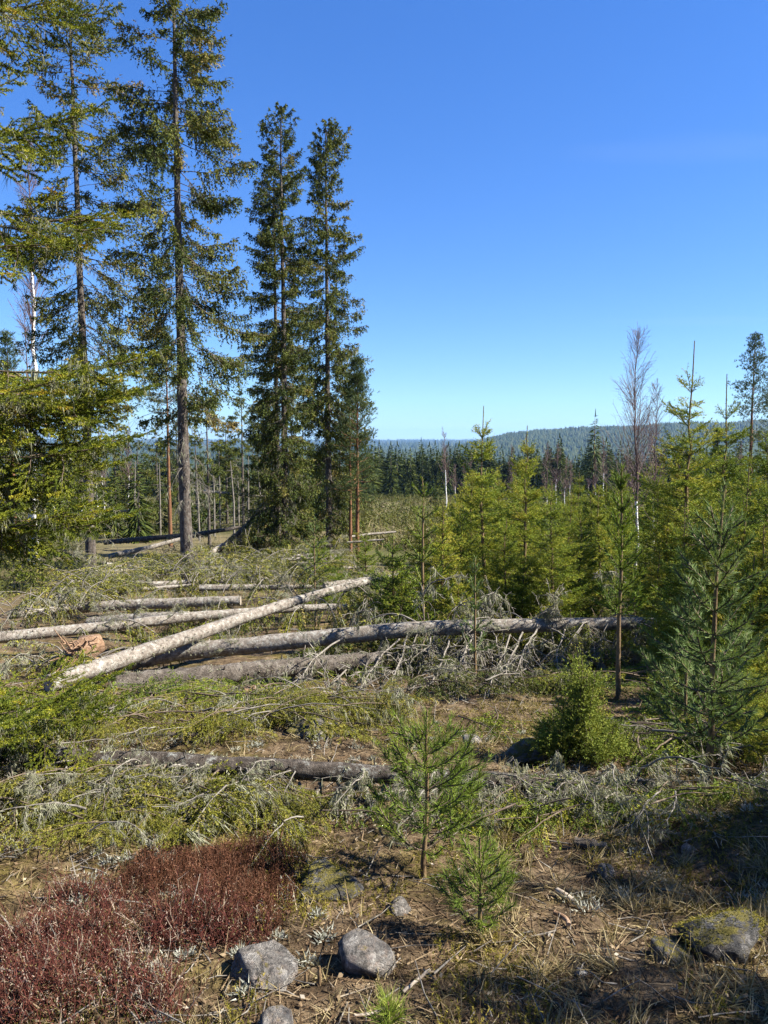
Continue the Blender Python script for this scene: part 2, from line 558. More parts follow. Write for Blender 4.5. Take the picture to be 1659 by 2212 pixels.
def rock_mat(name, base, dark, light, moss=0.0, pink=(.46, .38, .33)):
    # mottled stone with pale lichen crusts, dark weathering and, if asked, moss
    m, nt, out = new_mat(name)
    tc = N(nt, 'TexCoord')
    n1 = N(nt, 'TexNoise', i_Scale=3.2, i_Detail=9.0, i_Roughness=.74)
    n2 = N(nt, 'TexNoise', i_Scale=24.0, i_Detail=4.0, i_Roughness=.7)
    n3 = N(nt, 'TexNoise', i_Scale=2.6, i_Detail=5.0, i_Roughness=.65)
    mus = N(nt, 'TexVoronoi', i_Scale=9.0)
    for n in (n1, n2, n3, mus):
        nt.links.new(tc.outputs['Object'], n.inputs['Vector'])
    col = ramp(nt, n1.outputs[0], [(.32, dark), (.5, base), (.7, light)])
    col = mix(nt, ramp(nt, n3.outputs[0], [(.5, (0, 0, 0)), (.65, (1, 1, 1))]), col, pink)
    col = mix(nt, .35, col, ramp(nt, n2.outputs[0], [(.35, (.45, .45, .45)), (.6, (1.1, 1.1, 1.1))]), 'MULTIPLY')
    n4 = N(nt, 'TexNoise', i_Scale=1.7, i_Detail=8.0, i_Roughness=.8, i_Distortion=.6)
    nt.links.new(tc.outputs['Object'], n4.inputs['Vector'])
    col = mix(nt, ramp(nt, n4.outputs[0], [(.54, (0, 0, 0)), (.60, (.75, .75, .75))]), col, tuple(min(.7, c_ * 1.5) for c_ in light))
    col = mix(nt, ramp(nt, n4.outputs[0], [(.40, (.85, .85, .85)), (.46, (0, 0, 0))]), col, tuple(c_ * .8 for c_ in dark))
    spots = ramp(nt, mus.outputs['Distance'], [(.10, (1, 1, 1)), (.34, (0, 0, 0))])
    col = mix(nt, math_(nt, 'MULTIPLY', spots, .5), col, (.10, .10, .095))
    if moss:
        geo = N(nt, 'NewGeometry')
        sx = N(nt, 'SeparateXYZ')
        nt.links.new(geo.outputs['Normal'], sx.inputs[0])
        f = math_(nt, 'ADD', math_(nt, 'MULTIPLY', sx.outputs[2], .35), n3.outputs[0])
        fac = ramp(nt, f, [(.95 - moss * .6, (0, 0, 0)), (1.05 - moss * .6, (1, 1, 1))])
        col = mix(nt, fac, col, ramp(nt, n2.outputs[0], [(.3, (.08, .075, .015)), (.7, (.28, .23, .05))]))
    p = N(nt, 'BsdfPrincipled', i_Roughness=.85)
    p.inputs['Specular IOR Level'].default_value = .25
    nt.links.new(col, p.inputs['Base Color'])
    b = N(nt, 'Bump', i_Strength=1.0, i_Distance=.12)
    nt.links.new(math_(nt, 'ADD', n1.outputs[0], math_(nt, 'MULTIPLY', n2.outputs[0], .4)), b.inputs['Height'])
    nt.links.new(b.outputs[0], p.inputs['Normal'])
    nt.links.new(p.outputs[0], out.inputs[0])
    return m


M['rock'] = rock_mat('granite', (.27, .245, .215), (.075, .067, .058), (.44, .41, .365), .08, (.36, .285, .235))
M['rock_dark'] = rock_mat('darkened_granite', (.11, .105, .10), (.035, .035, .035), (.20, .19, .18), .30, (.13, .11, .09))  # darker copy of the granite, shade put into the colour of shaded boulders
M['rock_moss'] = rock_mat('mossy_granite', (.19, .175, .155), (.06, .056, .05), (.32, .30, .26), .36, (.22, .18, .14))
M['rock_white'] = rock_mat('pale_quartz', (.50, .48, .46), (.34, .33, .32), (.65, .64, .62), 0, (.52, .48, .46))


def ground_mat():
    m, nt, out = new_mat('forest_floor')
    geo = N(nt, 'NewGeometry')
    sx = N(nt, 'SeparateXYZ')
    nt.links.new(geo.outputs['Position'], sx.inputs[0])
    na = N(nt, 'TexNoise', i_Scale=1.1, i_Detail=6.0, i_Roughness=.65)
    nb = N(nt, 'TexNoise', i_Scale=7.0, i_Detail=7.0, i_Roughness=.72)
    nc = N(nt, 'TexNoise', i_Scale=75.0, i_Detail=4.0, i_Roughness=.7)
    nd = N(nt, 'TexNoise', i_Scale=.05, i_Detail=6.0, i_Roughness=.6)
    for n in (na, nb, nc, nd):
        nt.links.new(geo.outputs['Position'], n.inputs['Vector'])
    litter = ramp(nt, nb.outputs[0], [(.32, (0.014, 0.009, 0.005)), (.46, (0.061, 0.041, 0.023)), (.6, (0.147, 0.104, 0.060)), (.74, (0.233, 0.184, 0.122))])
    moss = ramp(nt, nb.outputs[0], [(.3, (0.025, 0.021, 0.006)), (.5, (0.092, 0.073, 0.016)), (.7, (0.184, 0.141, 0.037))])
    col = mix(nt, ramp(nt, na.outputs[0], [(.50, (0, 0, 0)), (.63, (.85, .85, .85))]), litter, moss)
    col = mix(nt, .7, col, ramp(nt, nc.outputs[0], [(.3, (.4, .4, .4)), (.62, (1.25, 1.25, 1.25))]), 'MULTIPLY')
    fld = ramp(nt, nb.outputs[0], [(.3, (0.050, 0.040, 0.018)), (.5, (0.115, 0.094, 0.047)), (.7, (0.202, 0.158, 0.094))])
    fld = mix(nt, ramp(nt, nd.outputs[0], [(.42, (0, 0, 0)), (.6, (1, 1, 1))]), fld, (0.061, 0.061, 0.019))
    f1 = N(nt, 'MapRange', i_1=14.0, i_2=34.0)
    nt.links.new(sx.outputs[1], f1.inputs[0])
    col = mix(nt, f1.outputs[0], col, fld)
    forest = ramp(nt, nd.outputs[0], [(.35, (.020, .032, .013)), (.6, (.042, .058, .02)), (.75, (.09, .08, .045))])
    f2 = N(nt, 'MapRange', i_1=170.0, i_2=230.0)
    nt.links.new(sx.outputs[1], f2.inputs[0])
    col = mix(nt, f2.outputs[0], col, forest)
    p = N(nt, 'BsdfPrincipled', i_Roughness=.95)
    p.inputs['Specular IOR Level'].default_value = .1
    nt.links.new(col, p.inputs['Base Color'])
    b = N(nt, 'Bump', i_Strength=.9, i_Distance=.02)
    nt.links.new(math_(nt, 'ADD', nb.outputs[0], math_(nt, 'MULTIPLY', nc.outputs[0], .5)), b.inputs['Height'])
    nt.links.new(b.outputs[0], p.inputs['Normal'])
    nt.links.new(p.outputs[0], out.inputs[0])
    return m


M['ground'] = ground_mat()

# ------------------------------------------------------------------ terrain: one sheet to the horizon
rr = np.concatenate([[0.0], np.geomspace(.9, 14, 190), np.geomspace(14.4, 300, 50), np.geomspace(310, 30000, 50)])
th = np.concatenate([np.linspace(-42, 42, 240), np.linspace(44, 316, 34)])
th = np.radians(th)
RRg, THg = np.meshgrid(rr, th, indexing='ij')
X = RRg * np.sin(THg)
Y = RRg * np.cos(THg)
Z = gz(X, Y)
nr, nc_ = X.shape
V = np.stack([X, Y, Z], -1).reshape(-1, 3)
i, j = np.meshgrid(np.arange(nr - 1), np.arange(nc_), indexing='ij')
j2 = (j + 1) % nc_
A_ = (i * nc_ + j).ravel()
B_ = (i * nc_ + j2).ravel()
C_ = ((i + 1) * nc_ + j2).ravel()
D_ = ((i + 1) * nc_ + j).ravel()
mb = MB()
mb.add(V, np.concatenate([np.stack([A_, C_, B_], 1), np.stack([A_, D_, C_], 1)]))
solo('ground', mb.mesh('ground', [M['ground']], True), kind='structure')


# ------------------------------------------------------------------ conifer generators
def frond(L, sec=.06, dt=.05, asc=0., droop=.25, tip=.1, hang=.3, alpha=60, nl=.014, nw=.003, dens=220, bare=.12, keep=.9,
          tl=.12, r=.012, needled=1.0, lich=0, l2max=.5, axis_r=4):
    """one spruce branch along +X: wood (0), needles (1), hanging lichen (2)"""
    mb = MB()
    n = 10
    s = np.linspace(0, L, n)
    wob = np.cumsum(rng.normal(0, .012 * L, n))
    pts = np.stack([s, wob - wob[0], asc * s - droop * s ** 2 / L + tip * s ** 4 / L ** 3], 1)
    tube(mb, pts, np.linspace(r, r * .25, n), axis_r, 0, .5, 0, False)
    ax = lambda q: np.array([np.interp(q, s, pts[:, k]) for k in range(3)])
    P, Q, A, SP, SQ = [], [], [], [], []
    pos = bare * L
    side = 1
    while pos < L * .99:
        pos += sec * rng.uniform(.6, 1.4)
        side = -side
        if pos > L or rng.random() > keep:
            continue
        l2 = min(l2max * L, .62 * (L - pos) + .05) * rng.uniform(.55, 1.1)
        b = ax(pos)
        al = R(alpha + rng.normal(0, 9))
        d = np.array([math.cos(al), side * math.sin(al), -hang * rng.uniform(.2, 1) + .1])
        val = np.clip(rng.normal(.5, .17), 0, 1)
        p = b
        k = max(2, int(l2 / .09))
        seg = l2 / k
        for q in range(k):
            d = d + np.array([.06, 0, -hang * 1.6 / k]) + rng.normal(0, .06, 3)
            d = d / np.linalg.norm(d)
            p2 = p + d * seg
            SP.append(p); SQ.append(p2)
            if rng.random() < needled:
                P.append(p); Q.append(p2); A.append(val)
            t = rng.random() * dt
            while t < seg:
                sd = 1 if rng.random() < .5 else -1
                lat = np.cross(d, [0, 0, 1.0]) * sd
                dd = d * .75 + lat * rng.uniform(.4, .9) + np.array([0, 0, -hang * rng.uniform(.2, 1.5) + rng.normal(0, .15)])
                dd /= np.linalg.norm(dd)
                rem = l2 - (q * seg + t)
                ll = min(tl, .55 * rem + .03) * rng.uniform(.6, 1.15)
                bp = p + d * t
                if rng.random() < needled:
                    P.append(bp); Q.append(bp + dd * ll); A.append(np.clip(val + rng.normal(.04, .1), 0, 1))
                elif rng.random() < .5:
                    SP.append(bp); SQ.append(bp + dd * ll)
                t += dt * rng.uniform(.6, 1.4)
            p = p2
    # the axis tip carries needles too
    for q in np.linspace(.55 * L, L * .97, 8):
        P.append(ax(q)); Q.append(ax(min(q + L * .06, L))); A.append(.5)
    SP, SQ = np.array(SP), np.array(SQ)
    sticks(mb, SP, SQ, r * .22, r * .14, 0)
    P, Q = np.array(P), np.array(Q)
    if needled > 0:
        l = np.linalg.norm(Q - P, axis=1)
        needles(mb, P, Q - P, l, np.maximum(3, l * dens).astype(int), nl, nw, .85, 1, np.array(A))
    if lich:
        k = rng.integers(0, len(SP), lich)
        g = SP[k] + (SQ[k] - SP[k]) * rng.random((lich, 1))
        n2 = 7
        g = np.repeat(g, n2, 0) + rng.normal(0, .008, (lich * n2, 3))
        dd = rng.normal(0, .22, g.shape)
        dd[:, 2] = -1
        spikes(mb, g, dd, rng.uniform(.03, .13, len(g)), .005, 2, rng.random(len(g)))
    return mb


def dead_branch(L, droop=.35, asc=.1, r=.012, subs=14, lich=30, tip=0, sub_l=.3, wobble=.03):
    mb = MB()
    n = 12
    s = np.linspace(0, L, n)
    wy = np.cumsum(rng.normal(0, wobble * L / 3, n))
    wz = np.cumsum(rng.normal(0, wobble * L / 4, n))
    pts = np.stack([s, wy - wy[0], asc * s - droop * s ** 2 / L + tip * s ** 4 / L ** 3 + wz - wz[0]], 1)
    tube(mb, pts, np.linspace(r, r * .3, n), 5, 0, .5, .12, False)
    P, Q = [], []
    for k in range(subs):
        q = rng.uniform(.2, 1) * L
        b = np.array([np.interp(q, s, pts[:, c]) for c in range(3)])
        d = np.array([rng.uniform(.1, .9), rng.choice([-1, 1]) * rng.uniform(.3, 1), rng.normal(-.25, .35)])
        l = sub_l * rng.uniform(.3, 1.1)
        m_ = 4
        for e in range(m_):
            d = d + rng.normal(0, .16, 3) + np.array([0, 0, -.12])
            d /= np.linalg.norm(d)
            b2 = b + d * l / m_
            P.append(b); Q.append(b2)
            if rng.random() < .6:
                d3 = d + rng.normal(0, .7, 3)
                d3 /= np.linalg.norm(d3)
                P.append(b2); Q.append(b2 + d3 * l * rng.uniform(.12, .4))
            b = b2
    if P:
        sticks(mb, P, Q, r * .30, r * .16, 0)
    if lich:
        allp = np.concatenate([pts[2:], np.array(P)]) if P else pts[2:]
        g = allp[rng.integers(0, len(allp), lich)]
        n2 = 8
        g = np.repeat(g, n2, 0) + rng.normal(0, .010, (lich * n2, 3))
        dd = rng.normal(0, .35, g.shape)
        dd[:, 2] -= .9
        spikes(mb, g, dd, rng.uniform(.02, .10, len(g)), .006, 2, rng.random(len(g)))
    return mb


def trunk_mesh(h, r, k=12, lean=(0, 0), mats=None, n=26, wob=.01, flare=.35, top=.06):
    mb = MB()
    t = np.linspace(0, 1, n)
    wx = np.cumsum(rng.normal(0, wob * h / n, n))
    wy = np.cumsum(rng.normal(0, wob * h / n, n))
    pts = np.stack([lean[0] * h * t + wx - wx[0], lean[1] * h * t + wy - wy[0], h * t - .15], 1)
    rad = r * ((1 - t) ** .8 * (1 - top) + top + flare * np.exp(-t * h / .35))
    tube(mb, pts, rad, k, 0, .5, .03)
    return mb.mesh('trunk', mats or [M['bark_spruce']], True), pts


def old_spruce(h, r, crown0, wmax, per_m=11, seed_gap=.25, hang=.5, nshoot=1.0, nl=.08, nw=.034, nper=2.4, topw=.25, dead0=.6, lod=1.0, hv=.0,
               right=1.0, left=1.0, wpow=.8, dens0=.6):
    """old forest spruce: crown of drooping branches with hanging twigs; returns crown, dead-branch meshes, trunk data"""
    cr = MB()
    S, T, Lh, A = [], [], [], []
    BP, BQ, BR = [], [], []
    z = crown0
    while z < h - .15:
        z += rng.exponential(1 / per_m)
        if z > h - .1:
            break
        u = (z - crown0) / (h - crown0)
        az = rng.uniform(0, TAU)
        ga = .6 * vnoise(z * 1.1, az * 1.4, 3) + .4 * rng.random()
        if ga < seed_gap * (1 if u < .8 else .4):
            continue
        w = wmax * (topw + (1 - topw) * min(1, ((1 - u) / .55)) ** wpow) * (min(1, dens0 + u * 2.0))
        if u > .93:
            w *= (1 - u) / .07 * .8 + .2
        w *= rng.uniform(.45, 1.12)
        w *= right if math.cos(az) > 0 else left
        rise = np.interp(u, [0, .35, .8, 1], [-.5, -.28, .05, .8]) + rng.normal(0, .17)
        dr = np.interp(u, [0, .6, 1], [.55, .3, 0])
        n = 7
        s = np.linspace(0, 1, n)
        wob = np.cumsum(rng.normal(0, .03, n)) * w
        rad = np.stack([np.full(n, math.cos(az)), np.full(n, math.sin(az)), np.zeros(n)], 1)
        tan = np.array([-math.sin(az), math.cos(az), 0])
        pts = rad * (s * w)[:, None] + tan * wob[:, None]
        pts[:, 2] = z + w * (rise * s - dr * s ** 2 + (dr * .9 + .12) * s ** 3.2)
        for e in range(n - 1):
            BP.append(pts[e]); BQ.append(pts[e + 1]); BR.append(.016 * (1 - .75 * s[e]) * (w / wmax * .7 + .3))
        val = np.clip(rng.normal(.45, .2), 0, 1)
        ns = max(5, int(w * 50 * nshoot))
        q = .22 + .78 * rng.random(ns) ** .75
        ii = np.minimum((q * (n - 1)).astype(int), n - 2)
        fr = q * (n - 1) - ii
        b = pts[ii] * (1 - fr)[:, None] + pts[ii + 1] * fr[:, None]
        sd = rng.choice([-1, 1], ns)
        hh = hang * (1 - .75 * max(0, u - .3))
        l = w * .34 * (1.05 - q * .6) * rng.uniform(.35, 1.1, ns) + .05
        d = rad[0] * rng.uniform(.15, .8, (ns, 1)) + tan * (sd * rng.uniform(.1, .8, ns))[:, None]
        d[:, 2] = -hh * rng.uniform(-.3, 2.6, ns) + (.1 if u < .7 else .35)
        d = unit(d)
        # each twig: two segments, the second hanging more steeply
        m1 = b + d * (l * .5)[:, None]
        d2 = d.copy()
        d2[:, 2] -= hh * 1.1
        d2 = unit(d2)
        BP.extend(b); BQ.extend(m1); BR.extend([.004] * ns)
        S.append(b); T.append(d); Lh.append(l * .5); A.append(np.full(ns, val) + rng.normal(0, .12, ns))
        S.append(m1); T.append(d2); Lh.append(l * .6); A.append(np.full(ns, val) + rng.normal(.05, .12, ns))
    S = np.concatenate(S); T = np.concatenate(T); Lh = np.concatenate(Lh); A = np.clip(np.concatenate(A), 0, 1)
    sticks(cr, BP, BQ, np.array(BR), np.array(BR) * .8, 0)
    needles(cr, S, T, Lh, np.maximum(3, (Lh / .12 * nper)).astype(int), nl, nw, .8, 1, A)
    dd = MB()
    P, Q, RR = [], [], []
    z = dead0
    while z < crown0 + .35 * (h - crown0):
        z += rng.exponential(.16)
        az = rng.uniform(0, TAU)
        l = rng.uniform(.25, 1.0) * wmax * .75
        p = np.array([0, 0, z])
        d = np.array([math.cos(az), math.sin(az), rng.uniform(-.25, .1)])
        m_ = 5
        for e in range(m_):
            d = d + np.array([0, 0, -.22]) + rng.normal(0, .1, 3)
            d /= np.linalg.norm(d)
            p2 = p + d * l / m_
            P.append(p); Q.append(p2); RR.append(.011 * (1 - e / m_ * .7))
            for _ in range(2):
                d3 = d + rng.normal(0, .6, 3) + np.array([0, 0, -.4])
                d3 /= np.linalg.norm(d3)
                P.append(p2); Q.append(p2 + d3 * l * rng.uniform(.1, .4)); RR.append(.004)
            p = p2
    if P:
        sticks(dd, P, Q, np.array(RR), np.array(RR) * .7, 0)
        g = np.array(Q)[rng.integers(0, len(Q), max(20, len(Q) // 3))]
        g = np.repeat(g, 5, 0)
        e = rng.normal(0, .3, g.shape)
        e[:, 2] = -1
        spikes(dd, g, e, rng.uniform(.08, .25, len(g)), .014, 1, rng.random(len(g)))
    return cr, dd


def young_spruce(h, w, step=.38, nl=.02, nw=.009, dens=130, lead=.55, tone=.5):
    """young open-grown spruce: whorls of ascending branches, long bare-looking leader"""
    st = MB()
    n = 16
    t = np.linspace(0, 1, n)
    wob = np.cumsum(rng.normal(0, .004 * h, n))
    wob2 = np.cumsum(rng.normal(0, .004 * h, n))
    pts = np.stack([wob - wob[0], wob2 - wob2[0], h * t - .1], 1)
    tube(st, pts, np.interp(t, [0, .8, 1], [.011 * h + .004, .012, .006]), 7, 0, .5, .03)
    at = lambda z: np.array([np.interp(z, pts[:, 2], pts[:, 0]), np.interp(z, pts[:, 2], pts[:, 1]), z])
    cr = MB()
    P, Q, A = [], [], []
    SP, SQ, SR = [], [], []

    def branch(z, az, l, up, val):
        p = at(z)
        d = np.array([math.cos(az) * math.cos(up), math.sin(az) * math.cos(up), math.sin(up)])
        m_ = max(2, int(l / .13))
        sg = l / m_
        for e in range(m_):
            d = d + np.array([0, 0, .05]) + rng.normal(0, .05, 3)
            d /= np.linalg.norm(d)
            p2 = p + d * sg
            SP.append(p); SQ.append(p2); SR.append(.004 + .004 * (1 - e / m_) * l)
            P.append(p); Q.append(p2); A.append(val)
            if e > 0 or m_ <= 3:
                lat = np.cross(d, [0, 0, 1.0])
                for sdd in (-1, 1):
                    for rep in range(3):
                        if rng.random() < .9:
                            l2 = min(.42 * (l - e * sg) + .05, .38) * rng.uniform(.5, 1.1)
                            d2 = d * rng.uniform(.5, .8) + lat * sdd * rng.uniform(.5, .9) + np.array([0, 0, rng.normal(-.06, .18)])
                            d2 /= np.linalg.norm(d2)
                            b2 = p + (p2 - p) * rng.random()
                            P.append(b2); Q.append(b2 + d2 * l2); A.append(val + rng.normal(.05, .12))
                            if l2 > .14:
                                for _ in range(3):
                                    c = b2 + d2 * l2 * rng.uniform(.25, .8)
                                    d3 = d2 * .7 + np.cross(d2, [0, 0, 1.0]) * rng.choice([-1, 1]) * .7 + np.array([0, 0, rng.normal(-.05, .2)])
                                    d3 /= np.linalg.norm(d3)
                                    P.append(c); Q.append(c + d3 * rng.uniform(.05, .11)); A.append(val + rng.normal(.08, .12))
            p = p2

    zt = h - .1
    z = zt - lead
    k = 0
    while z > .12:
        fr = (zt - z) / zt
        l = w * (fr ** .85) * 1.02 + .10
        nb = 6 if k else 4
        a0 = rng.uniform(0, TAU)
        for b in range(nb):
            if rng.random() < .93:
                branch(z, a0 + b * TAU / nb + rng.normal(0, .2), l * rng.uniform(.75, 1.15), R(np.interp(fr, [0, .2, .4, .7, 1], [64, 52, 28, 10, -5]) + rng.normal(0, 6)), np.clip(rng.normal(tone, .14), 0, 1))
        for b in range(9 if k else 2):
            zz = z + rng.uniform(.15, .85) * step
            if zz < zt - lead * .75:
                branch(zz, rng.uniform(0, TAU), l * rng.uniform(.3, .75), R(rng.uniform(0, 30)), np.clip(rng.normal(tone, .14), 0, 1))
        z -= step * rng.uniform(.85, 1.15) * (1.1 if k < 2 else .85)
        k += 1
    P.append(at(zt - lead)); Q.append(at(zt)); A.append(.55)
    P, Q = np.array(P), np.array(Q)
    l = np.linalg.norm(Q - P, axis=1)
    sticks(cr, SP, SQ, np.array(SR), np.array(SR) * .8, 0)
    needles(cr, P, Q - P, l, np.maximum(4, l * dens).astype(int), nl, nw, .8, 1, np.clip(np.array(A), 0, 1))
    return st, cr


def pine_sapling(h, w, years, nl=.05, nw=.002, dens=330, bare=.25, up=38, lead=.15, branches=5, tone=.5, sub=1.0):
    st = MB()
    n = 14
    t = np.linspace(0, 1, n)
    wob = np.cumsum(rng.normal(0, .0025 * h, n))
    wob2 = np.cumsum(rng.normal(0, .0025 * h, n))
    pts = np.stack([wob - wob[0], wob2 - wob2[0], h * t - .05], 1)
    tube(st, pts, np.interp(t, [0, 1], [.010 * h + .005, .0035 + .0012 * h]), 8, 0, .5, .03)
    at = lambda z: np.array([np.interp(z, pts[:, 2], pts[:, 0]), np.interp(z, pts[:, 2], pts[:, 1]), z])
    cr = MB()
    P, Q, A = [], [], []
    SP, SQ, SR = [], [], []

    def shoot(p, d, l, val, curl=.12, needled=True):
        m_ = 3
        for e in range(m_):
            d = d + np.array([0, 0, curl / m_ * 2]) + rng.normal(0, .05, 3)
            d = d / np.linalg.norm(d)
            p2 = p + d * l / m_
            SP.append(p); SQ.append(p2); SR.append(.0022 + .0018 * h)
            if needled:
                P.append(p); Q.append(p2); A.append(val)
            p = p2
        return p, d

    def limb(p, d, l, val, depth):
        yrs = max(1, int(round(l / (h / years * .85))))
        ys = l / yrs
        for y in range(yrs):
            outer = yrs - y
            p, d = shoot(p, d, ys, val, .16, outer <= 2 or (y > 0 and rng.random() < .6))
            if y < yrs - 1 or depth == 0 and yrs == 1:
                lat = np.cross(d, [0, 0, 1.0])
                for sd in (-1, 1):
                    if rng.random() < .9 * sub:
                        d2 = d * .65 + lat * sd * .75 + rng.normal(0, .12, 3)
                        d2 /= np.linalg.norm(d2)
                        l2 = (l - (y + 1) * ys) * rng.uniform(.5, .8)
                        if depth < 2 and l2 > .03:
                            limb(p, d2, l2, val + rng.normal(0, .08), depth + 1)

    zt = h - .05
    step = (zt * (1 - bare * .3) - lead) / years
    z = zt - lead
    for k in range(years):
        fr = (zt - z) / zt
        l = w * (.22 + .85 * fr ** .8) if fr < .75 else w * (.95 - (fr - .75) * 1.2)
        a0 = rng.uniform(0, TAU)
        for b in range(branches):
            az = a0 + b * TAU / branches + rng.normal(0, .2)
            e = R(np.interp(fr, [0, .3, .7, 1], [up + 18, up, up * .5, up * .2]) + rng.normal(0, 6))
            limb(at(z), np.array([math.cos(az) * math.cos(e), math.sin(az) * math.cos(e), math.sin(e)]), max(.05, l * rng.uniform(.7, 1.15)), np.clip(rng.normal(tone, .12), 0, 1), 0)
        z -= step * rng.uniform(.85, 1.15)
        if z < bare * h * .6:
            break
    top = np.linspace(zt - lead * 1.9, zt, 6)
    for a_, b_ in zip(top[:-1], top[1:]):
        P.append(at(a_)); Q.append(at(b_)); A.append(tone + .1)
    P, Q = np.array(P), np.array(Q)
    l = np.linalg.norm(Q - P, axis=1)
    sticks(cr, SP, SQ, np.array(SR), np.array(SR) * .8, 0)
    needles(cr, P, Q - P, l, np.maximum(5, l * dens).astype(int), nl, nw, .62, 1, np.clip(np.array(A), 0, 1))
    return st, cr


def bare_birch(h, r, crown0=.3, spread=.18, nb=60, twig=.0035, lean=(0, 0), white=.5):
    st = MB()
    n = 18
    t = np.linspace(0, 1, n)
    wob = np.cumsum(rng.normal(0, .004 * h, n))
    wob2 = np.cumsum(rng.normal(0, .004 * h, n))
    pts = np.stack([wob - wob[0] + lean[0] * h * t, wob2 - wob2[0] + lean[1] * h * t, h * t - .1], 1)
    k1 = int(n * white)
    rad = r * (1 - t) ** .9 + .004
    tube(st, pts[:k1 + 1], rad[:k1 + 1], 8, 0, .5, .03, False)
    cr = MB()
    tube(cr, pts[k1:], rad[k1:], 5, 0, .3, .02, False)
    at = lambda z: np.array([np.interp(z, pts[:, 2], pts[:, c]) for c in range(3)])
    P, Q, RR = [], [], []
    for b in range(nb):
        u = crown0 + (1 - crown0) * rng.random() ** .9
        z = h * u
        az = rng.uniform(0, TAU)
        l = h * spread * (1.15 - u) * 1.5 * rng.uniform(.5, 1.1) + .1
        el = R(rng.uniform(46, 74))
        d = np.array([math.cos(az) * math.cos(el), math.sin(az) * math.cos(el), math.sin(el)])
        p = at(z)
        m_ = 6
        for e in range(m_):
            d = d + rng.normal(0, .07, 3) + np.array([0, 0, .03])
            d /= np.linalg.norm(d)
            p2 = p + d * l / m_
            f = 1 - e / m_
            P.append(p); Q.append(p2); RR.append(twig * (.7 + 1.6 * f * min(1, l / 1.2)))
            for _ in range(2):
                if rng.random() < .85:
                    d3 = d + rng.normal(0, .42, 3)
                    d3 /= np.linalg.norm(d3)
                    l3 = l * f * rng.uniform(.15, .5) + .08
                    q3 = p2
                    for e3 in range(3):
                        d3 = d3 + rng.normal(0, .12, 3)
                        d3 /= np.linalg.norm(d3)
                        q4 = q3 + d3 * l3 / 3
                        P.append(q3); Q.append(q4); RR.append(twig * .6)
                        if rng.random() < .5:
                            d5 = d3 + rng.normal(0, .5, 3)
                            P.append(q4); Q.append(q4 + d5 / np.linalg.norm(d5) * l3 * .3); RR.append(twig * .45)
                        q3 = q4
            p = p2
    RR = np.array(RR)
    sticks(cr, P, Q, RR, RR * .75, 0, rng.random(len(P)))
    return st, cr


def forest_pine(h, r, crown0, w, clumps=60, nl=.16, nw=.03, per=60):
    """tall pine: bare orange stem, layered open crown of needle clumps"""
    cr = MB()
    BP, BQ, BR = [], [], []
    S, T, A = [], [], []
    for c in range(clumps):
        u = rng.random() ** .8
        z = crown0 + (h - crown0) * u
        az = rng.uniform(0, TAU)
        l = w * np.interp(u, [0, .2, .7, 1], [.7, 1, .58, .12]) * rng.uniform(.45, 1.1)
        el = R(np.interp(u, [0, .5, 1], [-8, 14, 55]) + rng.normal(0, 8))
        d = np.array([math.cos(az) * math.cos(el), math.sin(az) * math.cos(el), math.sin(el)])
        p = np.array([0, 0, z])
        val = np.clip(rng.normal(.5, .18), 0, 1)
        for e in range(5):
            d = d + rng.normal(0, .1, 3) + np.array([0, 0, .06])
            d /= np.linalg.norm(d)
            p2 = p + d * l / 5
            BP.append(p); BQ.append(p2); BR.append(.022 * (1 - e / 6) * (l / w) + .004)
            if e >= 1:
                for _ in range(per // 12):
                    off = rng.normal(0, .085 * w, 3) * np.array([1, 1, .45])
                    S.append(p2 + off); T.append(d * .7 + unit(off[None])[0] * .6 + np.array([0, 0, .4])); A.append(val)
            p = p2
    sticks(cr, BP, BQ, np.array(BR), np.array(BR) * .8, 0)
    needles(cr, np.array(S), np.array(T), .12, 9, nl, nw, .75, 1, np.array(A))
    return cr


def far_conifer(h, w, n=420, nl=.55, nw=.16, crown0=.12, power=.9):
    cr = MB()
    u = rng.random(n) ** 1.0
    z = h * (crown0 + (1 - crown0) * (1 - np.sqrt(1 - u * .995)))
    frac = (z / h - crown0) / (1 - crown0)
    rad = w * (1 - frac) ** power * (.35 + .65 * rng.random(n)) + .05
    az = rng.uniform(0, TAU, n)
    P = np.stack([np.cos(az) * rad * .45, np.sin(az) * rad * .45, z], 1)
    D = np.stack([np.cos(az), np.sin(az), np.interp(frac, [0, .7, 1], [-.55, -.2, .5]) + rng.normal(0, .2, n)], 1)
    spikes(cr, P, D, rad * .75 + nl * .35, nw * (1.2 - .6 * frac), 0, np.clip(rng.normal(.45, .25, n), 0, 1))
    tip = np.array([[0, 0, h * .93]])
    spikes(cr, np.repeat(tip, 3, 0), np.array([[0, 0, 1.]] * 3) + rng.normal(0, .05, (3, 3)), h * .09, nw, 0, .5)
    return cr


def tree(name, px, Y, label, cat, trunk_me, crown_me, group=None, rz=0, extra=(), at_xyz=None, s=1.0):
    if at_xyz is None:
        x = (px - 829.5) / F * (Y * math.cos(PITCH) + 4.5 * math.sin(PITCH))
        at_xyz = (x, Y, gzs(x, Y))
    o = thing(name, at_xyz, label, cat, group, rz)
    o.scale = (s, s, s)
    if trunk_me:
        part('trunk', trunk_me, o)
    if crown_me:
        part('crown', crown_me, o)
    for nm, me in extra:
        part(nm, me, o)['kind'] = 'stuff'
    return o



# ================================================================== BACKGROUND: hills and far forest
mats_far = [M['far_spruce']]


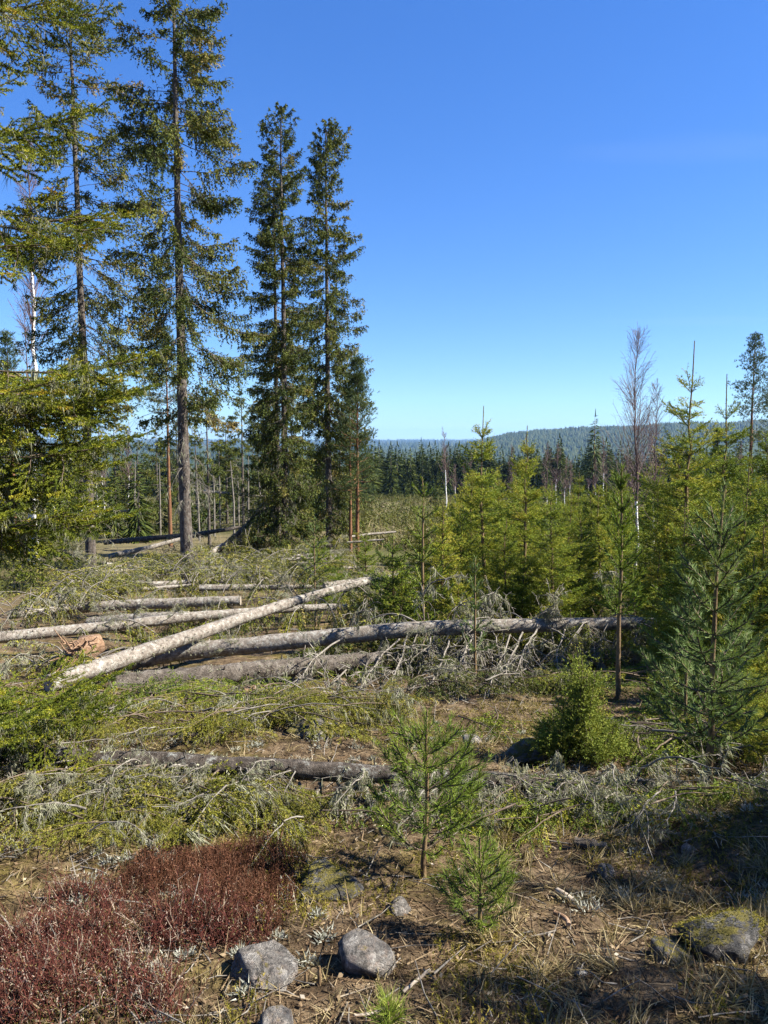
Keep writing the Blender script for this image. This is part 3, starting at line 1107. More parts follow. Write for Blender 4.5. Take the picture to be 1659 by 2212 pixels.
def cone_field(n, r0, r1, a0, a1, h0, h1, seed_pow=.5, k=5, w=.17):
    mb = MB()
    r = np.sqrt(r0 ** 2 + (r1 ** 2 - r0 ** 2) * rng.random(n) ** seed_pow)
    az = np.arctan(rng.uniform(a0, a1, n))
    x, y = r * np.sin(az), r * np.cos(az)
    d = fbm(x / 260, y / 260, 41, 4)
    keep = d > -.13
    x, y = x[keep], y[keep]
    z = gz(x, y) - .6
    m = len(x)
    h = rng.uniform(h0, h1, m) * (1 + .5 * fbm(x / 90, y / 90, 44, 2))
    ww = h * w * rng.uniform(.7, 1.3, m)
    th0 = rng.uniform(0, TAU, m)
    vs = [np.stack([x, y, z + h], 1)]
    for q in range(k):
        aa = th0 + q * TAU / k
        f = rng.uniform(.75, 1.25, m)
        vs.append(np.stack([x + np.cos(aa) * ww * f, y + np.sin(aa) * ww * f, z + h * rng.uniform(.02, .22, m)], 1))
    V = np.stack(vs, 1).reshape(-1, 3)
    b = (np.arange(m) * (k + 1))[:, None]
    fs = [np.concatenate([b, b + 1 + q, b + 1 + (q + 1) % k], 1) for q in range(k)]
    mb.add(V, np.concatenate(fs), 0, np.repeat(np.clip(rng.normal(.45, .22, m), 0, 1), k + 1))
    return mb


ff = cone_field(26000, 1750, 3100, -.62, .72, 9, 17, .8, 4, .34)
solo('far_hill_forest', ff.mesh('far_hill_forest', [M['hill']]), label='distant dark green forest covering the hillside on the horizon', cat='forest', kind='stuff')
ff = cone_field(12000, 3100, 9500, -.62, .62, 16, 28, .9, 4, .5)
solo('horizon_forest', ff.mesh('horizon_forest', [M['hill']]), label='blue hazy forest on the farthest ridge', cat='forest', kind='stuff')
ff = cone_field(11500, 330, 1750, -.66, .66, 11, 18, .55, 5)
solo('valley_forest', ff.mesh('valley_forest', [M['hill']]), label='dark spruce forest filling the valley beyond the clearing', cat='forest', kind='stuff')

# the dark spruce stand at the far side of the clearing, tree by tree
stand = [far_conifer(h, w, n, .7, .34, c0).mesh('crown', mats_far) for h, w, n, c0 in ((13, 3.6, 1000, .03), (12, 3.2, 900, .06), (14, 3.3, 1000, .08), (11, 3.6, 950, .02), (12.5, 2.8, 860, .1))]
stem_b = MB()
tube(stem_b, [[0, 0, -.5], [0, 0, 6], [0, 0, 11]], [.14, .1, .03], 6, 0)
stem_far = stem_b.mesh('trunk', [M['bark_spruce']], True)
for k in range(296):
    row = k % 5
    az = rng.uniform(-.075, .47) if k < 244 else rng.uniform(-.40, -.08)
    y = 172 + row * 9 + rng.normal(0, 4) + (18 if k >= 244 else 0) + max(0, az - .12) * 60
    x = az * y
    o = tree('stand_spruce', 0, y, 'dark slender spruce in the dense stand across the clearing', 'tree', stem_far if row < 2 else None, stand[rng.integers(5)], 'spruces of the dense stand across the clearing', rng.uniform(0, TAU), at_xyz=(x, y, gzs(x, y)), s=rng.uniform(.72, 1.12))

# small scattered spruces in front of the stand
small = [far_conifer(h, w, 420, .4, .12, .02).mesh('crown', [M['far_spruce']]) for h, w in ((4.5, 1.1), (3.4, .9), (5.5, 1.0))]
for k in range(34):
    az = rng.uniform(-.05, .45)
    y = rng.uniform(95, 165)
    tree('field_spruce', 0, y, 'small dark spruce standing in the regrowth before the dense stand', 'tree', None, small[k % 3], 'small spruces before the dense stand', rng.uniform(0, TAU), at_xyz=(az * y, y, gzs(az * y, y)), s=rng.uniform(.7, 1.3))

for k in range(48):
    az = rng.uniform(-.5, -.06)
    y = rng.uniform(44, 95)
    tree('wood_spruce', 0, y, 'low dark spruce in the open wood behind the tall left spruces', 'tree', None, small[k % 3], 'low spruces in the wood behind the tall left spruces', rng.uniform(0, TAU), at_xyz=(az * y, y, gzs(az * y, y)), s=rng.uniform(.5, 1.35))

# brushy young regrowth of the clearing: nobody could count it
mb = MB()
for (n, y0, y1, a0, a1, h, w) in ((13000, 38, 150, -.06, .52, 1.5, .07), (7000, 22, 42, -.08, .55, .8, .03), (9000, 55, 160, -.52, -.05, 1.0, .06), (10000, 20, 66, -.54, -.02, .7, .026)):
    y = y0 + (y1 - y0) * rng.random(n) ** 1.2
    x = rng.uniform(a0, a1, n) * y
    den = fbm(x / 7, y / 7, 51, 3)
    k_ = den > -.04
    x, y = x[k_], y[k_]
    z = gz(x, y)
    m_ = len(x)
    P = np.stack([x, y, z - .05], 1)
    c = np.clip(.45 + 1.6 * fbm(x / 11, y / 11, 57, 2) + rng.normal(0, .2, m_), 0, 1)
    D = rng.normal(0, .22, (m_, 3))
    D[:, 2] = 1
    spikes(mb, P, D, h * rng.uniform(.4, 1.2, m_), w, 0, c)
    # side shoots
    P2 = np.repeat(P, 3, 0)
    P2[:, 2] += rng.uniform(.1, .8, len(P2)) * h
    D2 = rng.normal(0, .8, (len(P2), 3))
    D2[:, 2] = rng.uniform(.1, .8, len(P2))
    spikes(mb, P2, D2, h * rng.uniform(.15, .45, len(P2)), w * 1.2, 0, np.clip(np.repeat(c, 3) + .1, 0, 1))
solo('regrowth', mb.mesh('regrowth', [M['bush']]), label='brushy green and brown regrowth covering the clearing', cat='undergrowth', kind='stuff')

# thin bare birches
birches = []
for h, r_, c0, sp, nb in ((7.5, .06, .3, .17, 46), (6.0, .05, .35, .2, 40), (9.0, .07, .3, .15, 50)):
    st, cr = bare_birch(h, r_, c0, sp, nb, .010)
    birches.append((st.mesh('trunk', [M['birch']], True), cr.mesh('crown', [M['birch_twig']])))
for k in range(46):
    if k < 30:
        az, y = rng.uniform(-.50, -.36), rng.uniform(70, 135)
    else:
        az, y = rng.uniform(.05, .47), rng.uniform(70, 150)
    t_, c_ = birches[k % 3]
    lab, grp = (('thin bare reddish birch in the thicket beyond the left clearing', 'bare birches beyond the left clearing') if k < 30 else ('thin bare birch in the regrowth right of the spruce stand', 'bare birches in the right regrowth'))
    tree('bare_birch', 0, y, lab, 'tree', t_, c_, grp, rng.uniform(0, TAU), at_xyz=(az * y, y, gzs(az * y, y)), s=rng.uniform(.55, 1.0))
for px, Yd, h, lab in ((1180, 42, 5.6, 'slender bare birch with pale stem behind the two young spruces at centre right'),
                       (1345, 40, 5.0, 'short pale birch stem behind the dark-stemmed pine sapling'),
                       (1105, 60, 6.0, 'small bare birch before the end of the dark spruce stand')):
    st, cr = bare_birch(h, .05, .3, .17, 40, .006)
    tree('bare_birch', px, Yd, lab, 'tree', st.mesh('trunk', [M['birch']], True), cr.mesh('crown', [M['birch_twig']]))
st, cr = bare_birch(8.1, .055, .22, .23, 130, .0046, white=.35)
tree('bare_birch', 1372, 25, 'tall bare birch with wide purplish crown against the sky at right', 'tree', st.mesh('trunk', [M['birch']], True), cr.mesh('crown', [M['birch_twig']]))
st, cr = bare_birch(6.6, .045, .3, .17, 60, .005, white=.4)
tree('bare_birch', 1405, 26, 'slimmer bare birch close beside the tall bare birch', 'tree', st.mesh('trunk', [M['birch']], True), cr.mesh('crown', [M['birch_twig']]))
st, cr = bare_birch(16.5, .14, .5, .12, 110, .008, white=.7)
tree('white_birch', 66, 30, 'white birch trunk with dark marks behind the left spruce branches', 'tree', st.mesh('trunk', [M['birch']], True), cr.mesh('crown', [M['birch_twig']]))
st, cr = bare_birch(11, .075, .4, .12, 60, .007)
tree('white_birch', 82, 33, 'thinner white birch just right of the thick birch trunk', 'tree', st.mesh('trunk', [M['birch']], True), cr.mesh('crown', [M['birch_twig']]))
for px, Yd, h in ((175, 52, 6), (278, 56, 6.5), (225, 62, 7.5)):
    t_, c_ = birches[int(px) % 3]
    tree('bare_birch', px, Yd, 'thin pale birch pole in the open wood behind the left spruces', 'tree', t_, c_, 'pale birch poles behind the left spruces', rng.uniform(0, TAU), s=h / 7.5)

# pines
def pine_tree(px, Yd, h, r_, c0, w, lab, clumps=60, nl=.16, nw=.03, per=60):
    tm, _ = trunk_mesh(h * .97, r_, 10, mats=[M['bark_pine']], flare=.15)
    cm = forest_pine(h, r_, c0, w, clumps, nl, nw, per).mesh('crown', [M['bark_pine'], M['far_pine']])
    return tree('pine_tree', px, Yd, lab, 'tree', tm, cm)


pine_tree(1618, 70, 16.4, .19, 6.0, 3.0, 'tall pine with orange stem and open crown at the right edge', 80, .22, .035, 60)
pine_tree(1672, 74, 15.5, .19, 5.6, 3.0, 'pine with dark crown cut off by the right edge', 80, .22, .035, 60)
tm, _ = trunk_mesh(14.0, .17, 8, mats=[M['bark_pine']], flare=.15)
tree('pine_tree', 1283, 120, 'lone pine with dense crown in front of the right hill', 'tree', tm, far_conifer(14.6, 2.3, 620, .5, .20, .30, .75).mesh('crown', [M['far_pine']]))
pine_tree(1548, 90, 9.5, .12, 3.5, 1.5, 'short thin pine between the young spruces and the tall right pine', 60, .25, .05, 60)
pine_tree(367, 42, 11.8, .12, 6.6, 1.5, 'slim pine with orange stem left of the thick spruce trunk', 70, .16, .024, 60)
pine_tree(32, 45, 12.2, .14, 6.5, 1.5, 'pine with orange stem at the left edge beside the birch', 60, .16, .024, 60)
pine_tree(772, 33, 8.6, .10, 2.2, 1.25, 'small pine whose tufts stick out right of the tall spruces', 90, .11, .017, 84)
pine_tree(757, 34, 7.6, .09, 3.0, .8, 'thin pine with pale stem under the tall right spruce', 40, .11, .017, 60)

# ------------------------------------------------------------------ middle-distance spruces
def mid_spruce(px, Yd, h, w, lab, c0=.15, r_=.11, gap=.2, per_m=9, ns=.46, group=None, **kw):
    cr, dd = old_spruce(h, r_, h * c0, w, per_m, gap, .45, ns, .17, .045, 3.4, .12, .4, **kw)
    tm, _ = trunk_mesh(h, r_, 8)
    return tree('spruce_tree', px, Yd, lab, 'tree', tm, cr.mesh('crown', [M['twig_brown'], M['spruce_old']]), group, extra=[('dead_branches', dd.mesh('dead_branches', [M['twig_grey'], M['lichen']]))])


mid_spruce(525, 52, 9.7, 1.7, 'dense pointed spruce in the gap between the tall spruces', .12, wpow=1.0)
mid_spruce(570, 54, 11.6, 1.4, 'taller pointed spruce just left of the twin-stemmed spruces', .2)
mid_spruce(452, 40, 8.6, 1.1, 'thin sparse lichen-hung spruce right of the thick trunk', .35, .09, .4)
mid_spruce(490, 62, 8.8, 1.4, 'spruce behind the sparse lichen-hung one', .15)
mid_spruce(590, 60, 7.2, 1.6, 'low spruce close behind the twin stems', .1)
mid_spruce(548, 64, 7.0, 1.5, 'low spruce behind the dense pointed spruce', .1)
mid_spruce(425, 58, 8.0, 1.3, 'spruce half hidden by the thick trunk', .2)
mid_spruce(340, 66, 8.6, 1.4, 'spruce left of the orange pine stem', .2)
mid_spruce(385, 70, 9.0, 1.5, 'spruce between the orange pine stem and the thick trunk', .2)
mid_spruce(655, 58, 8.8, 1.5, 'spruce seen between the twin stems and the tall right spruce', .12)
mid_spruce(735, 60, 8.4, 1.5, 'spruce behind the foot of the tall right spruce', .12)
mid_spruce(250, 58, 8.6, 1.5, 'spruce left of the gap where the pale birch poles stand', .12)
mid_spruce(300, 50, 6.4, 1.3, 'low spruce in the wood right of the leftmost tall trunk', .1)
mid_spruce(140, 60, 8.2, 1.5, 'spruce in the wood left of the leftmost tall trunk', .12)
mid_spruce(1640, 85, 9.0, 1.6, 'dark spruce at the foot of the right pine', .1)
mid_spruce(1590, 95, 8.0, 1.5, 'dark spruce left of the right pine stem', .1)
for k, (px, Yd) in enumerate(((505, 44), (536, 47), (600, 50), (462, 48), (515, 56), (475, 52), (560, 49), (292, 46), (345, 50), (430, 46))):
    mb = MB()
    h = rng.uniform(4.5, 6.5)
    tube(mb, [[0, 0, -.2], [rng.normal(0, .05), 0, h * .5], [rng.normal(0, .1), 0, h]], [.07, .055, .02], 7, 0, .5, .04)
    dd = MB()
    P = np.stack([np.zeros(40), np.zeros(40), rng.uniform(.8, h, 40)], 1)
    D = rng.normal(0, 1, (40, 3)); D[:, 2] = rng.uniform(-.5, .1, 40)
    sticks(dd, P, P + unit(D) * rng.uniform(.2, .8, (40, 1)), .010, .004, 0)
    tree('dead_pole', px, Yd, 'thin dead grey spruce pole in the wood among the tall spruces', 'tree', mb.mesh('trunk', [M['twig_grey']], True), None, 'dead poles in the wood among the tall spruces', extra=[('dead_branches', dd.mesh('dead_branches', [M['twig_grey']]))])

# ------------------------------------------------------------------ the tall spruces at the left
def tall(px, Yd, h, r_, c0, w, lab, lean=(0, 0), **kw):
    cr, dd = old_spruce(h, r_, c0, w, **kw)
    tm, pts = trunk_mesh(h, r_, 14, lean, n=34)
    return tree('tall_spruce', px, Yd, lab, 'tree', tm, cr.mesh('crown', [M['twig_brown'], M['spruce_old']]), extra=[('dead_branches', dd.mesh('dead_branches', [M['twig_grey'], M['lichen']]))])


tall(198, 25, 19.5, .17, 5.6, 2.2, 'tall spruce with open ragged crown, leftmost of the tall four', per_m=17, seed_gap=.33, hang=.45, nshoot=.52, nl=.095, nw=.042, topw=.5, right=1.1, left=.9, wpow=.6)
tall(405, 22.5, 18.2, .19, 5.2, 2.05, 'tallest spruce with bare thick grey trunk and ragged crown', per_m=17, seed_gap=.35, hang=.9, nshoot=.95, nw=.042, topw=.5, right=1.08, left=.95, wpow=.6)
tall(617, 29, 17.2, .15, 1.0, 1.42, 'tall dense spruce with pointed crown, front one of the twin stems', per_m=25, seed_gap=.15, hang=.95, nshoot=.66, topw=.35, nl=.09, nw=.04, dens0=1.1, wpow=.45)
tall(601, 30.5, 15.5, .13, 4.5, 1.4, 'tall spruce standing right behind the front twin stem', per_m=15, seed_gap=.3, hang=.65, topw=.35, wpow=.5)
tall(712, 35, 19.6, .16, .7, 1.6, 'slender tall spruce with shaggy crown, rightmost of the tall four', per_m=24, seed_gap=.12, hang=1.05, nshoot=.5, topw=.3, nl=.105, nw=.048, dens0=1.25, right=1.15, wpow=.5)

# ================================================================== FALLEN TREES
LM = [M['twig_grey'], M['frond_dry'], M['lichen']]
# shared branch meshes (near / middle distance / dead)
FN = [frond(L, .050, .055, asc, dr, .1, hg, 50, .016, .0066, 330, .08, .95, .13, .008, nd, lc, .42).mesh('branch', [M['twig_brown'] if nd > .8 else M['twig_grey'], M['frond_dry'], M['lichen']])
      for L, asc, dr, hg, nd, lc in ((1.0, .15, .3, .4, .97, 6), (1.15, .2, .4, .7, .95, 10), (.85, .1, .2, .3, .9, 14), (1.05, .3, .5, .7, .5, 40), (.95, .15, .3, .55, .98, 4))]
FM = [frond(L, .075, .075, asc, dr, .05, hg, 55, .036, .019, 72, .12, .88, .16, .013, nd, lc, .42).mesh('branch', LM)
      for L, asc, dr, hg, nd, lc in ((1.4, .7, 1.0, .8, .9, 15), (1.2, .9, 1.2, 1.0, .75, 25), (1.5, .5, .9, .9, .95, 10), (1.3, .8, 1.1, .7, .45, 40))]
FG = [frond(L, .065, .07, .1, .3, .08, hg, 54, .022, .0105, 170, .1, .92, .13, .010, .97, 6, .42).mesh('branch', [M['twig_brown'], M['spruce_young'], M['lichen']])
      for L, hg in ((1.2, .5), (1.0, .8), (1.3, .35))]
FD = [frond(L, .06, .062, .1, .35, .08, hg, 54, .024, .0115, 150, .06, .95, .14, .009, .97, 8, .42).mesh('branch', [M['twig_brown'], M['spruce_old'], M['lichen']])
      for L, hg in ((1.1, .4), (.95, .6))]  # darker needles that carry the shade under the long trunk
DN = [dead_branch(L, dr, asc, .011, sb, lc, 0, .32, .05).mesh('dead_branch', LM)
      for L, dr, asc, sb, lc in ((1.0, .3, .2, 18, 60), (.9, .5, .5, 14, 90), (1.2, .6, .4, 22, 50), (.8, .1, .1, 12, 40), (1.1, .9, .8, 18, 70))]


def wander(p0, p1, n, w):
    t = np.linspace(0, 1, n)[:, None]
    p = np.asarray(p0) * (1 - t) + np.asarray(p1) * t
    return p + np.cumsum(rng.normal(0, w, p.shape), 0) * (t * (1 - t) * 4)


class Fallen:
    """a fallen trunk through picture positions, with its branches as parts"""

    def __init__(s, name, pts, rad, label, cat, mat, k=14, n=44, rough=.035, trunk=True, group=None):
        P = np.array([ray(*q) for q in pts])
        u = np.linspace(0, 1, len(P))
        t = np.linspace(0, 1, n)
        s.pts = np.stack([np.interp(t, u, P[:, c]) for c in range(3)], 1)
        ker = np.array([1, 2, 3, 2, 1.]) / 9
        for c in range(3):
            e = np.pad(s.pts[:, c], 2, mode='reflect', reflect_type='odd')
            s.pts[:, c] = np.convolve(e, ker, 'valid')
        s.pts += np.cumsum(rng.normal(0, .004, s.pts.shape), 0) * .6
        s.rad = np.interp(t, np.linspace(0, 1, len(rad)), rad)
        s.o = thing(name, s.pts[0], label, cat, group)
        s.t = t
        if trunk:
            mb = MB()
            tube(mb, s.pts - s.pts[0], s.rad * (1 + .05 * fbm(t * 30, t * 0, 61, 2)), k, 0, .5, rough, True, 1)
            # short broken stubs and knots along the stem
            m = 26
            q = rng.random(m)
            c = np.stack([np.interp(q, t, s.pts[:, c]) for c in range(3)], 1) - s.pts[0]
            d = rng.normal(0, 1, (m, 3))
            ax = unit(s.pts[-1] - s.pts[0])
            d = unit(d - (d @ ax)[:, None] * ax)
            rr_ = np.interp(q, t, s.rad)
            sticks(mb, c + d * rr_[:, None] * .8, c + d * (rr_ + rng.uniform(.012, .06, m))[:, None], rr_ * .12, rr_ * .06, 0)
            part('trunk', mb.mesh('trunk', [mat, M['wood_pale']], True), s.o)
            if s.pts[:, 1].mean() < 16:
                lm = MB()
                m = int(900 * s.rad.mean() / .1)
                q = rng.random(m)
                q = q[vnoise(q * 40, q * 0 + .5, int(s.pts[0, 0] * 7) & 63) > .42]
                m = len(q)
                c = np.stack([np.interp(q, t, s.pts[:, c]) for c in range(3)], 1) - s.pts[0]
                d = rng.normal(0, 1, (m, 3))
                d = unit(d - (d @ ax)[:, None] * ax)
                rr_ = np.interp(q, t, s.rad)
                g = np.repeat(c + d * rr_[:, None] * .97, 4, 0) + rng.normal(0, .006, (m * 4, 3))
                dd = np.repeat(d, 4, 0) + rng.normal(0, .7, g.shape) + np.array([0, 0, -.4])
                spikes(lm, g, dd, rng.uniform(.008, .035, len(g)), .008, 0, rng.random(len(g)))
                part('lichen', lm.mesh('lichen', [M['lichen']]), s.o)['kind'] = 'stuff'

    def at(s, q):
        return np.array([np.interp(q, s.t, s.pts[:, c]) for c in range(3)])

    def add(s, me, q, d, sc_=1.0, roll=0, name='branch', off=(0, 0, 0)):
        p = s.at(q) + np.array(off) - s.pts[0]
        return part(name, me, s.o, basis(p, d, roll, sc_))

    def drape(s, lib, q, az, L, lift=0.05, name='branch', off=(0, 0, 0), roll=.5):
        """a branch reaching away and resting near the ground"""
        p = s.at(q) + np.array(off)
        e = p[:2] + L * np.array([math.sin(az), math.cos(az)])
        dz = gzs(e[0], e[1]) + lift - p[2]
        d = np.array([e[0] - p[0], e[1] - p[1], dz])
        return s.add(lib[rng.integers(len(lib))], q, d, L * rng.uniform(.85, 1.15), rng.normal(0, roll), name, off)

    def limb(s, pts, r=.014, subs=10, lich=30, sub_l=.22, name='branch', mats=None):
        """a bare limb through picture positions"""
        P = np.array([ray(*q) for q in pts])
        u = np.linspace(0, 1, len(P))
        t = np.linspace(0, 1, 12)
        c = np.stack([np.interp(t, u, P[:, k]) for k in range(3)], 1) - s.pts[0]
        c[1:-1] = (c[:-2] + c[1:-1] * 2 + c[2:]) / 4
        c += rng.normal(0, .006, c.shape)
        mb = MB()
        tube(mb, c, np.linspace(r, r * .35, 12), 6, 0, .5, .1)
        a, b = [], []
        ax = unit((c[-1] - c[0])[None])[0]
        for k in range(subs):
            i_ = rng.integers(3, 11)
            p = c[i_]
            d = ax * rng.uniform(.2, .9) + rng.normal(0, .5, 3) + np.array([0, 0, -.35])
            for e in range(4):
                d = d / np.linalg.norm(d)
                p2 = p + d * sub_l / 4 * rng.uniform(.5, 1.2)
                a.append(p); b.append(p2)
                if rng.random() < .5:
                    d3 = d + rng.normal(0, .7, 3)
                    a.append(p2); b.append(p2 + d3 / np.linalg.norm(d3) * sub_l * .2)
                d = d + rng.normal(0, .2, 3) + np.array([0, 0, -.18])
                p = p2
        if a:
            sticks(mb, a, b, sub_l * .018, sub_l * .009, 0)
        if lich:
            allp = np.concatenate([c[2:], np.array(a)]) if a else c[2:]
            g = np.repeat(allp[rng.integers(0, len(allp), lich)], 9, 0)
            g = g + rng.normal(0, .012, g.shape)
            dd = rng.normal(0, .3, g.shape)
            dd[:, 2] -= 1
            spikes(mb, g, dd, rng.uniform(.03, .14, len(g)), .008, 2, rng.random(len(g)))
        part(name, mb.mesh(name, mats or LM, False), s.o)


# the pale diagonal trunk
lg = Fallen('windthrown_tree', [(105, 1476, 8.0), (330, 1402, 9.3), (560, 1322, 10.7), (760, 1263, 12.0), (890, 1238, 12.9)], [.100, .096, .080, .058, .040], 'pale fallen trunk slanting up to the right over the other trunks', 'fallen tree', M['bark_log'])
for k in range(26):
    lg.add(DN[rng.integers(5)], rng.uniform(.3, .99), (rng.normal(0, .6), rng.normal(-.2, .7), rng.uniform(-.9, .3)), rng.uniform(.35, .75), rng.uniform(0, TAU), 'dead_branch')
for k in range(16):
    lg.drape(FM, rng.uniform(.62, 1), rng.uniform(0, TAU), rng.uniform(.6, 1.0), .2)

# the long grey trunk
lg = Fallen('windthrown_tree', [(235, 1436, 9.75), (400, 1408, 9.85), (620, 1385, 9.9), (900, 1357, 9.95), (1150, 1350, 10.0), (1380, 1345, 10.1), (1540, 1346, 10.2)], [.114, .114, .110, .104, .094, .080, .062], 'long grey fallen trunk lying nearly level across the picture', 'fallen tree', M['bark_log'], n=60)
for b in ([(745, 1375, 9.8), (690, 1410, 9.1), (650, 1460, 8.5), (628, 1505, 7.75)], [(862, 1380, 9.8), (820, 1420, 9.2), (790, 1468, 8.5), (770, 1505, 7.8)],
          [(972, 1380, 9.8), (952, 1440, 8.9), (920, 1492, 8.0), (903, 1545, 7.1)], [(1022, 1370, 9.8), (1000, 1420, 9.2), (975, 1460, 8.6)],
          [(1102, 1372, 9.9), (1085, 1420, 9.2), (1060, 1470, 8.4), (1048, 1538, 7.25)], [(1168, 1352, 9.9), (1132, 1400, 9.2), (1110, 1465, 8.5)],
          [(1275, 1365, 9.9), (1286, 1415, 9.4)], [(775, 1420, 9.6), (715, 1480, 8.5), (690, 1518, 7.6)], [(1040, 1365, 9.8), (1030, 1410, 9.3)], [(930, 1375, 9.8), (925, 1410, 9.3)],
          [(880, 1370, 9.8), (865, 1430, 9.0), (830, 1500, 7.9)], [(1130, 1365, 9.9), (1090, 1450, 8.8), (1085, 1500, 8.0)], [(1010, 1400, 9.5), (985, 1480, 8.4), (1000, 1520, 7.6)], [(1220, 1360, 9.9), (1200, 1420, 9.1), (1215, 1480, 8.3)]):
    lg.limb(b, .0135, 34, 70, .46)
for b in ([(917, 1338, 10.0), (911, 1290, 9.9), (930, 1256, 9.8), (1003, 1243, 9.7)], [(978, 1338, 10.0), (985, 1310, 9.9), (1012, 1298, 9.8), (1052, 1318, 9.7)],
          [(1104, 1336, 10.1), (1098, 1300, 10), (1068, 1278, 9.9), (1040, 1290, 9.7)], [(1165, 1333, 10.1), (1178, 1319, 10), (1204, 1320, 9.9)], [(1210, 1335, 10.1), (1200, 1300, 10), (1180, 1280, 9.9)],
          [(1330, 1330, 10.1), (1345, 1270, 10), (1330, 1230, 9.9), (1285, 1250, 9.8)], [(755, 1355, 9.9), (765, 1325, 9.8), (810, 1312, 9.7)]):
    lg.limb(b, .012, 18, 36, .3)
for k in range(30):
    lg.add(DN[rng.integers(5)], rng.uniform(.25, 1), (rng.normal(0, .45), rng.uniform(-1, .6), rng.uniform(-1, .2)), rng.uniform(.4, .85), rng.uniform(0, TAU), 'dead_branch')
for k in range(34):       # long dead branches hanging towards the viewer
    lg.add(DN[rng.integers(5)], rng.uniform(.4, 1), (rng.normal(-.3, .3), rng.uniform(-.8, -.2), -1), rng.uniform(.6, 1.0), rng.normal(0, .5), 'dead_branch')
for k in range(120):      # curtains hanging behind it, needles darkened to stand in for deep shade
    lg.add(FD[k % 2], rng.uniform(.36, 1), (rng.normal(0, .45), rng.uniform(-.2, .6), -1), rng.uniform(.55, .95), rng.normal(0, .6), 'branch', (rng.normal(0, .1), rng.uniform(.1, .8), rng.uniform(-.15, .15)))
for k in range(46):       # green curtains under and behind it
    q = rng.uniform(.42, 1)
    lg.drape(FG if k % 3 else FM, q, rng.uniform(-1.2, 1.2) + (0 if rng.random() < .7 else math.pi), rng.uniform(.6, 1.15), rng.uniform(0, .45))

# its neighbours further back
lg = Fallen('windthrown_tree', [(112, 1318, 14), (300, 1306, 14.1), (522, 1297, 14.2)], [.10, .10, .09], 'short straight fallen trunk, uppermost of the pale trunks at left', 'fallen tree', M['bark_log'])
for k in range(12):
    lg.drape(FM, rng.random(), rng.uniform(0, TAU), rng.uniform(.6, 1.0), .3)
lg = Fallen('windthrown_tree', [(-40, 1381, 10.8), (180, 1358, 11.5), (420, 1331, 12.3), (640, 1314, 13), (860, 1307, 13.6)], [.085, .085, .08, .065, .045], 'thin pale fallen trunk passing behind the diagonal trunk', 'fallen tree', M['bark_log'])
for k in range(30):
    lg.drape(FM if k % 2 else FG, rng.uniform(.2, 1), rng.uniform(0, TAU), rng.uniform(.6, 1.0), .2)
for k in range(14):
    lg.add(DN[rng.integers(5)], rng.random(), (rng.normal(0, .7), rng.normal(0, .7), rng.uniform(-.3, .8)), rng.uniform(.5, .9), rng.uniform(0, TAU), 'dead_branch')
lg = Fallen('windthrown_tree', [(190, 1345, 13.2), (330, 1336, 13.0), (410, 1330, 12.9)], [.09, .1, .09], 'thick short broken trunk between the two pale trunks at left', 'fallen tree', M['bark_log'])
lg = Fallen('windthrown_tree', [(250, 1478, 8.35), (450, 1462, 8.6), (640, 1442, 8.95), (820, 1428, 9.3)], [.125, .125, .115, .10], 'thick furrowed old trunk lying lowest in front of the long grey trunk', 'fallen tree', M['bark_oldlog'], rough=.07)
for k in range(12):
    lg.drape(FG, rng.random(), math.pi + rng.normal(0, .8), rng.uniform(.5, .8), .05)
lg = Fallen('windthrown_tree', [(700, 1268, 15), (790, 1255, 15.5), (880, 1243, 16)], [.09, .085, .07], 'pale broken trunk end behind the tip of the diagonal trunk', 'fallen tree', M['bark_log'])
lg = Fallen('windthrown_tree', [(225, 1172, 36), (330, 1163, 36), (420, 1156, 36), (520, 1140, 37)], [.12, .12, .11, .08], 'reddish fallen trunk behind the foot of the thick spruce', 'fallen tree', M['bark_dark'])
lg = Fallen('windthrown_tree', [(235, 1202, 31), (320, 1185, 32), (400, 1163, 33)], [.11, .10, .08], 'grey fallen trunk sloping up behind the thick spruce trunk', 'fallen tree', M['bark_log'])
lg = Fallen('windthrown_tree', [(430, 1212, 27), (480, 1180, 28), (540, 1165, 29)], [.10, .10, .08], 'pale fallen trunk between the thick spruce and the twin stems', 'fallen tree', M['bark_log'])
lg = Fallen('windthrown_tree', [(755, 1160, 34), (800, 1153, 34.5), (855, 1148, 35)], [.06, .055, .045], 'thin pale trunk lying right of the tall spruces', 'fallen tree', M['bark_log'])
lg = Fallen('windthrown_tree', [(750, 1172, 32), (830, 1166, 32)], [.05, .045], 'thin trunk just below the pale one right of the tall spruces', 'fallen tree', M['bark_log'])
for px0, py0, px1, py1, Yd, r_, lab in ((440, 1060, 600, 1075, 52, .1, 'fallen trunk far back under the dead poles'), (240, 1105, 330, 1098, 50, .1, 'fallen trunk far back left of the orange pine'),
                                       (600, 1205, 720, 1190, 27, .07, 'thin fallen trunk at the foot of the twin stems'), (230, 1220, 330, 1232, 24, .09, 'dark fallen trunk at the foot of the leftmost tall spruce'),
                                       (410, 1240, 500, 1236, 20, .07, 'short trunk lying beside the foot of the thick spruce')):
    Fallen('windthrown_tree', [(px0, py0, Yd), ((px0 + px1) / 2, (py0 + py1) / 2 + 1, Yd + .3), (px1, py1, Yd + .6)], [r_, r_ * .9, r_ * .75], lab, 'fallen tree', M['bark_log'])

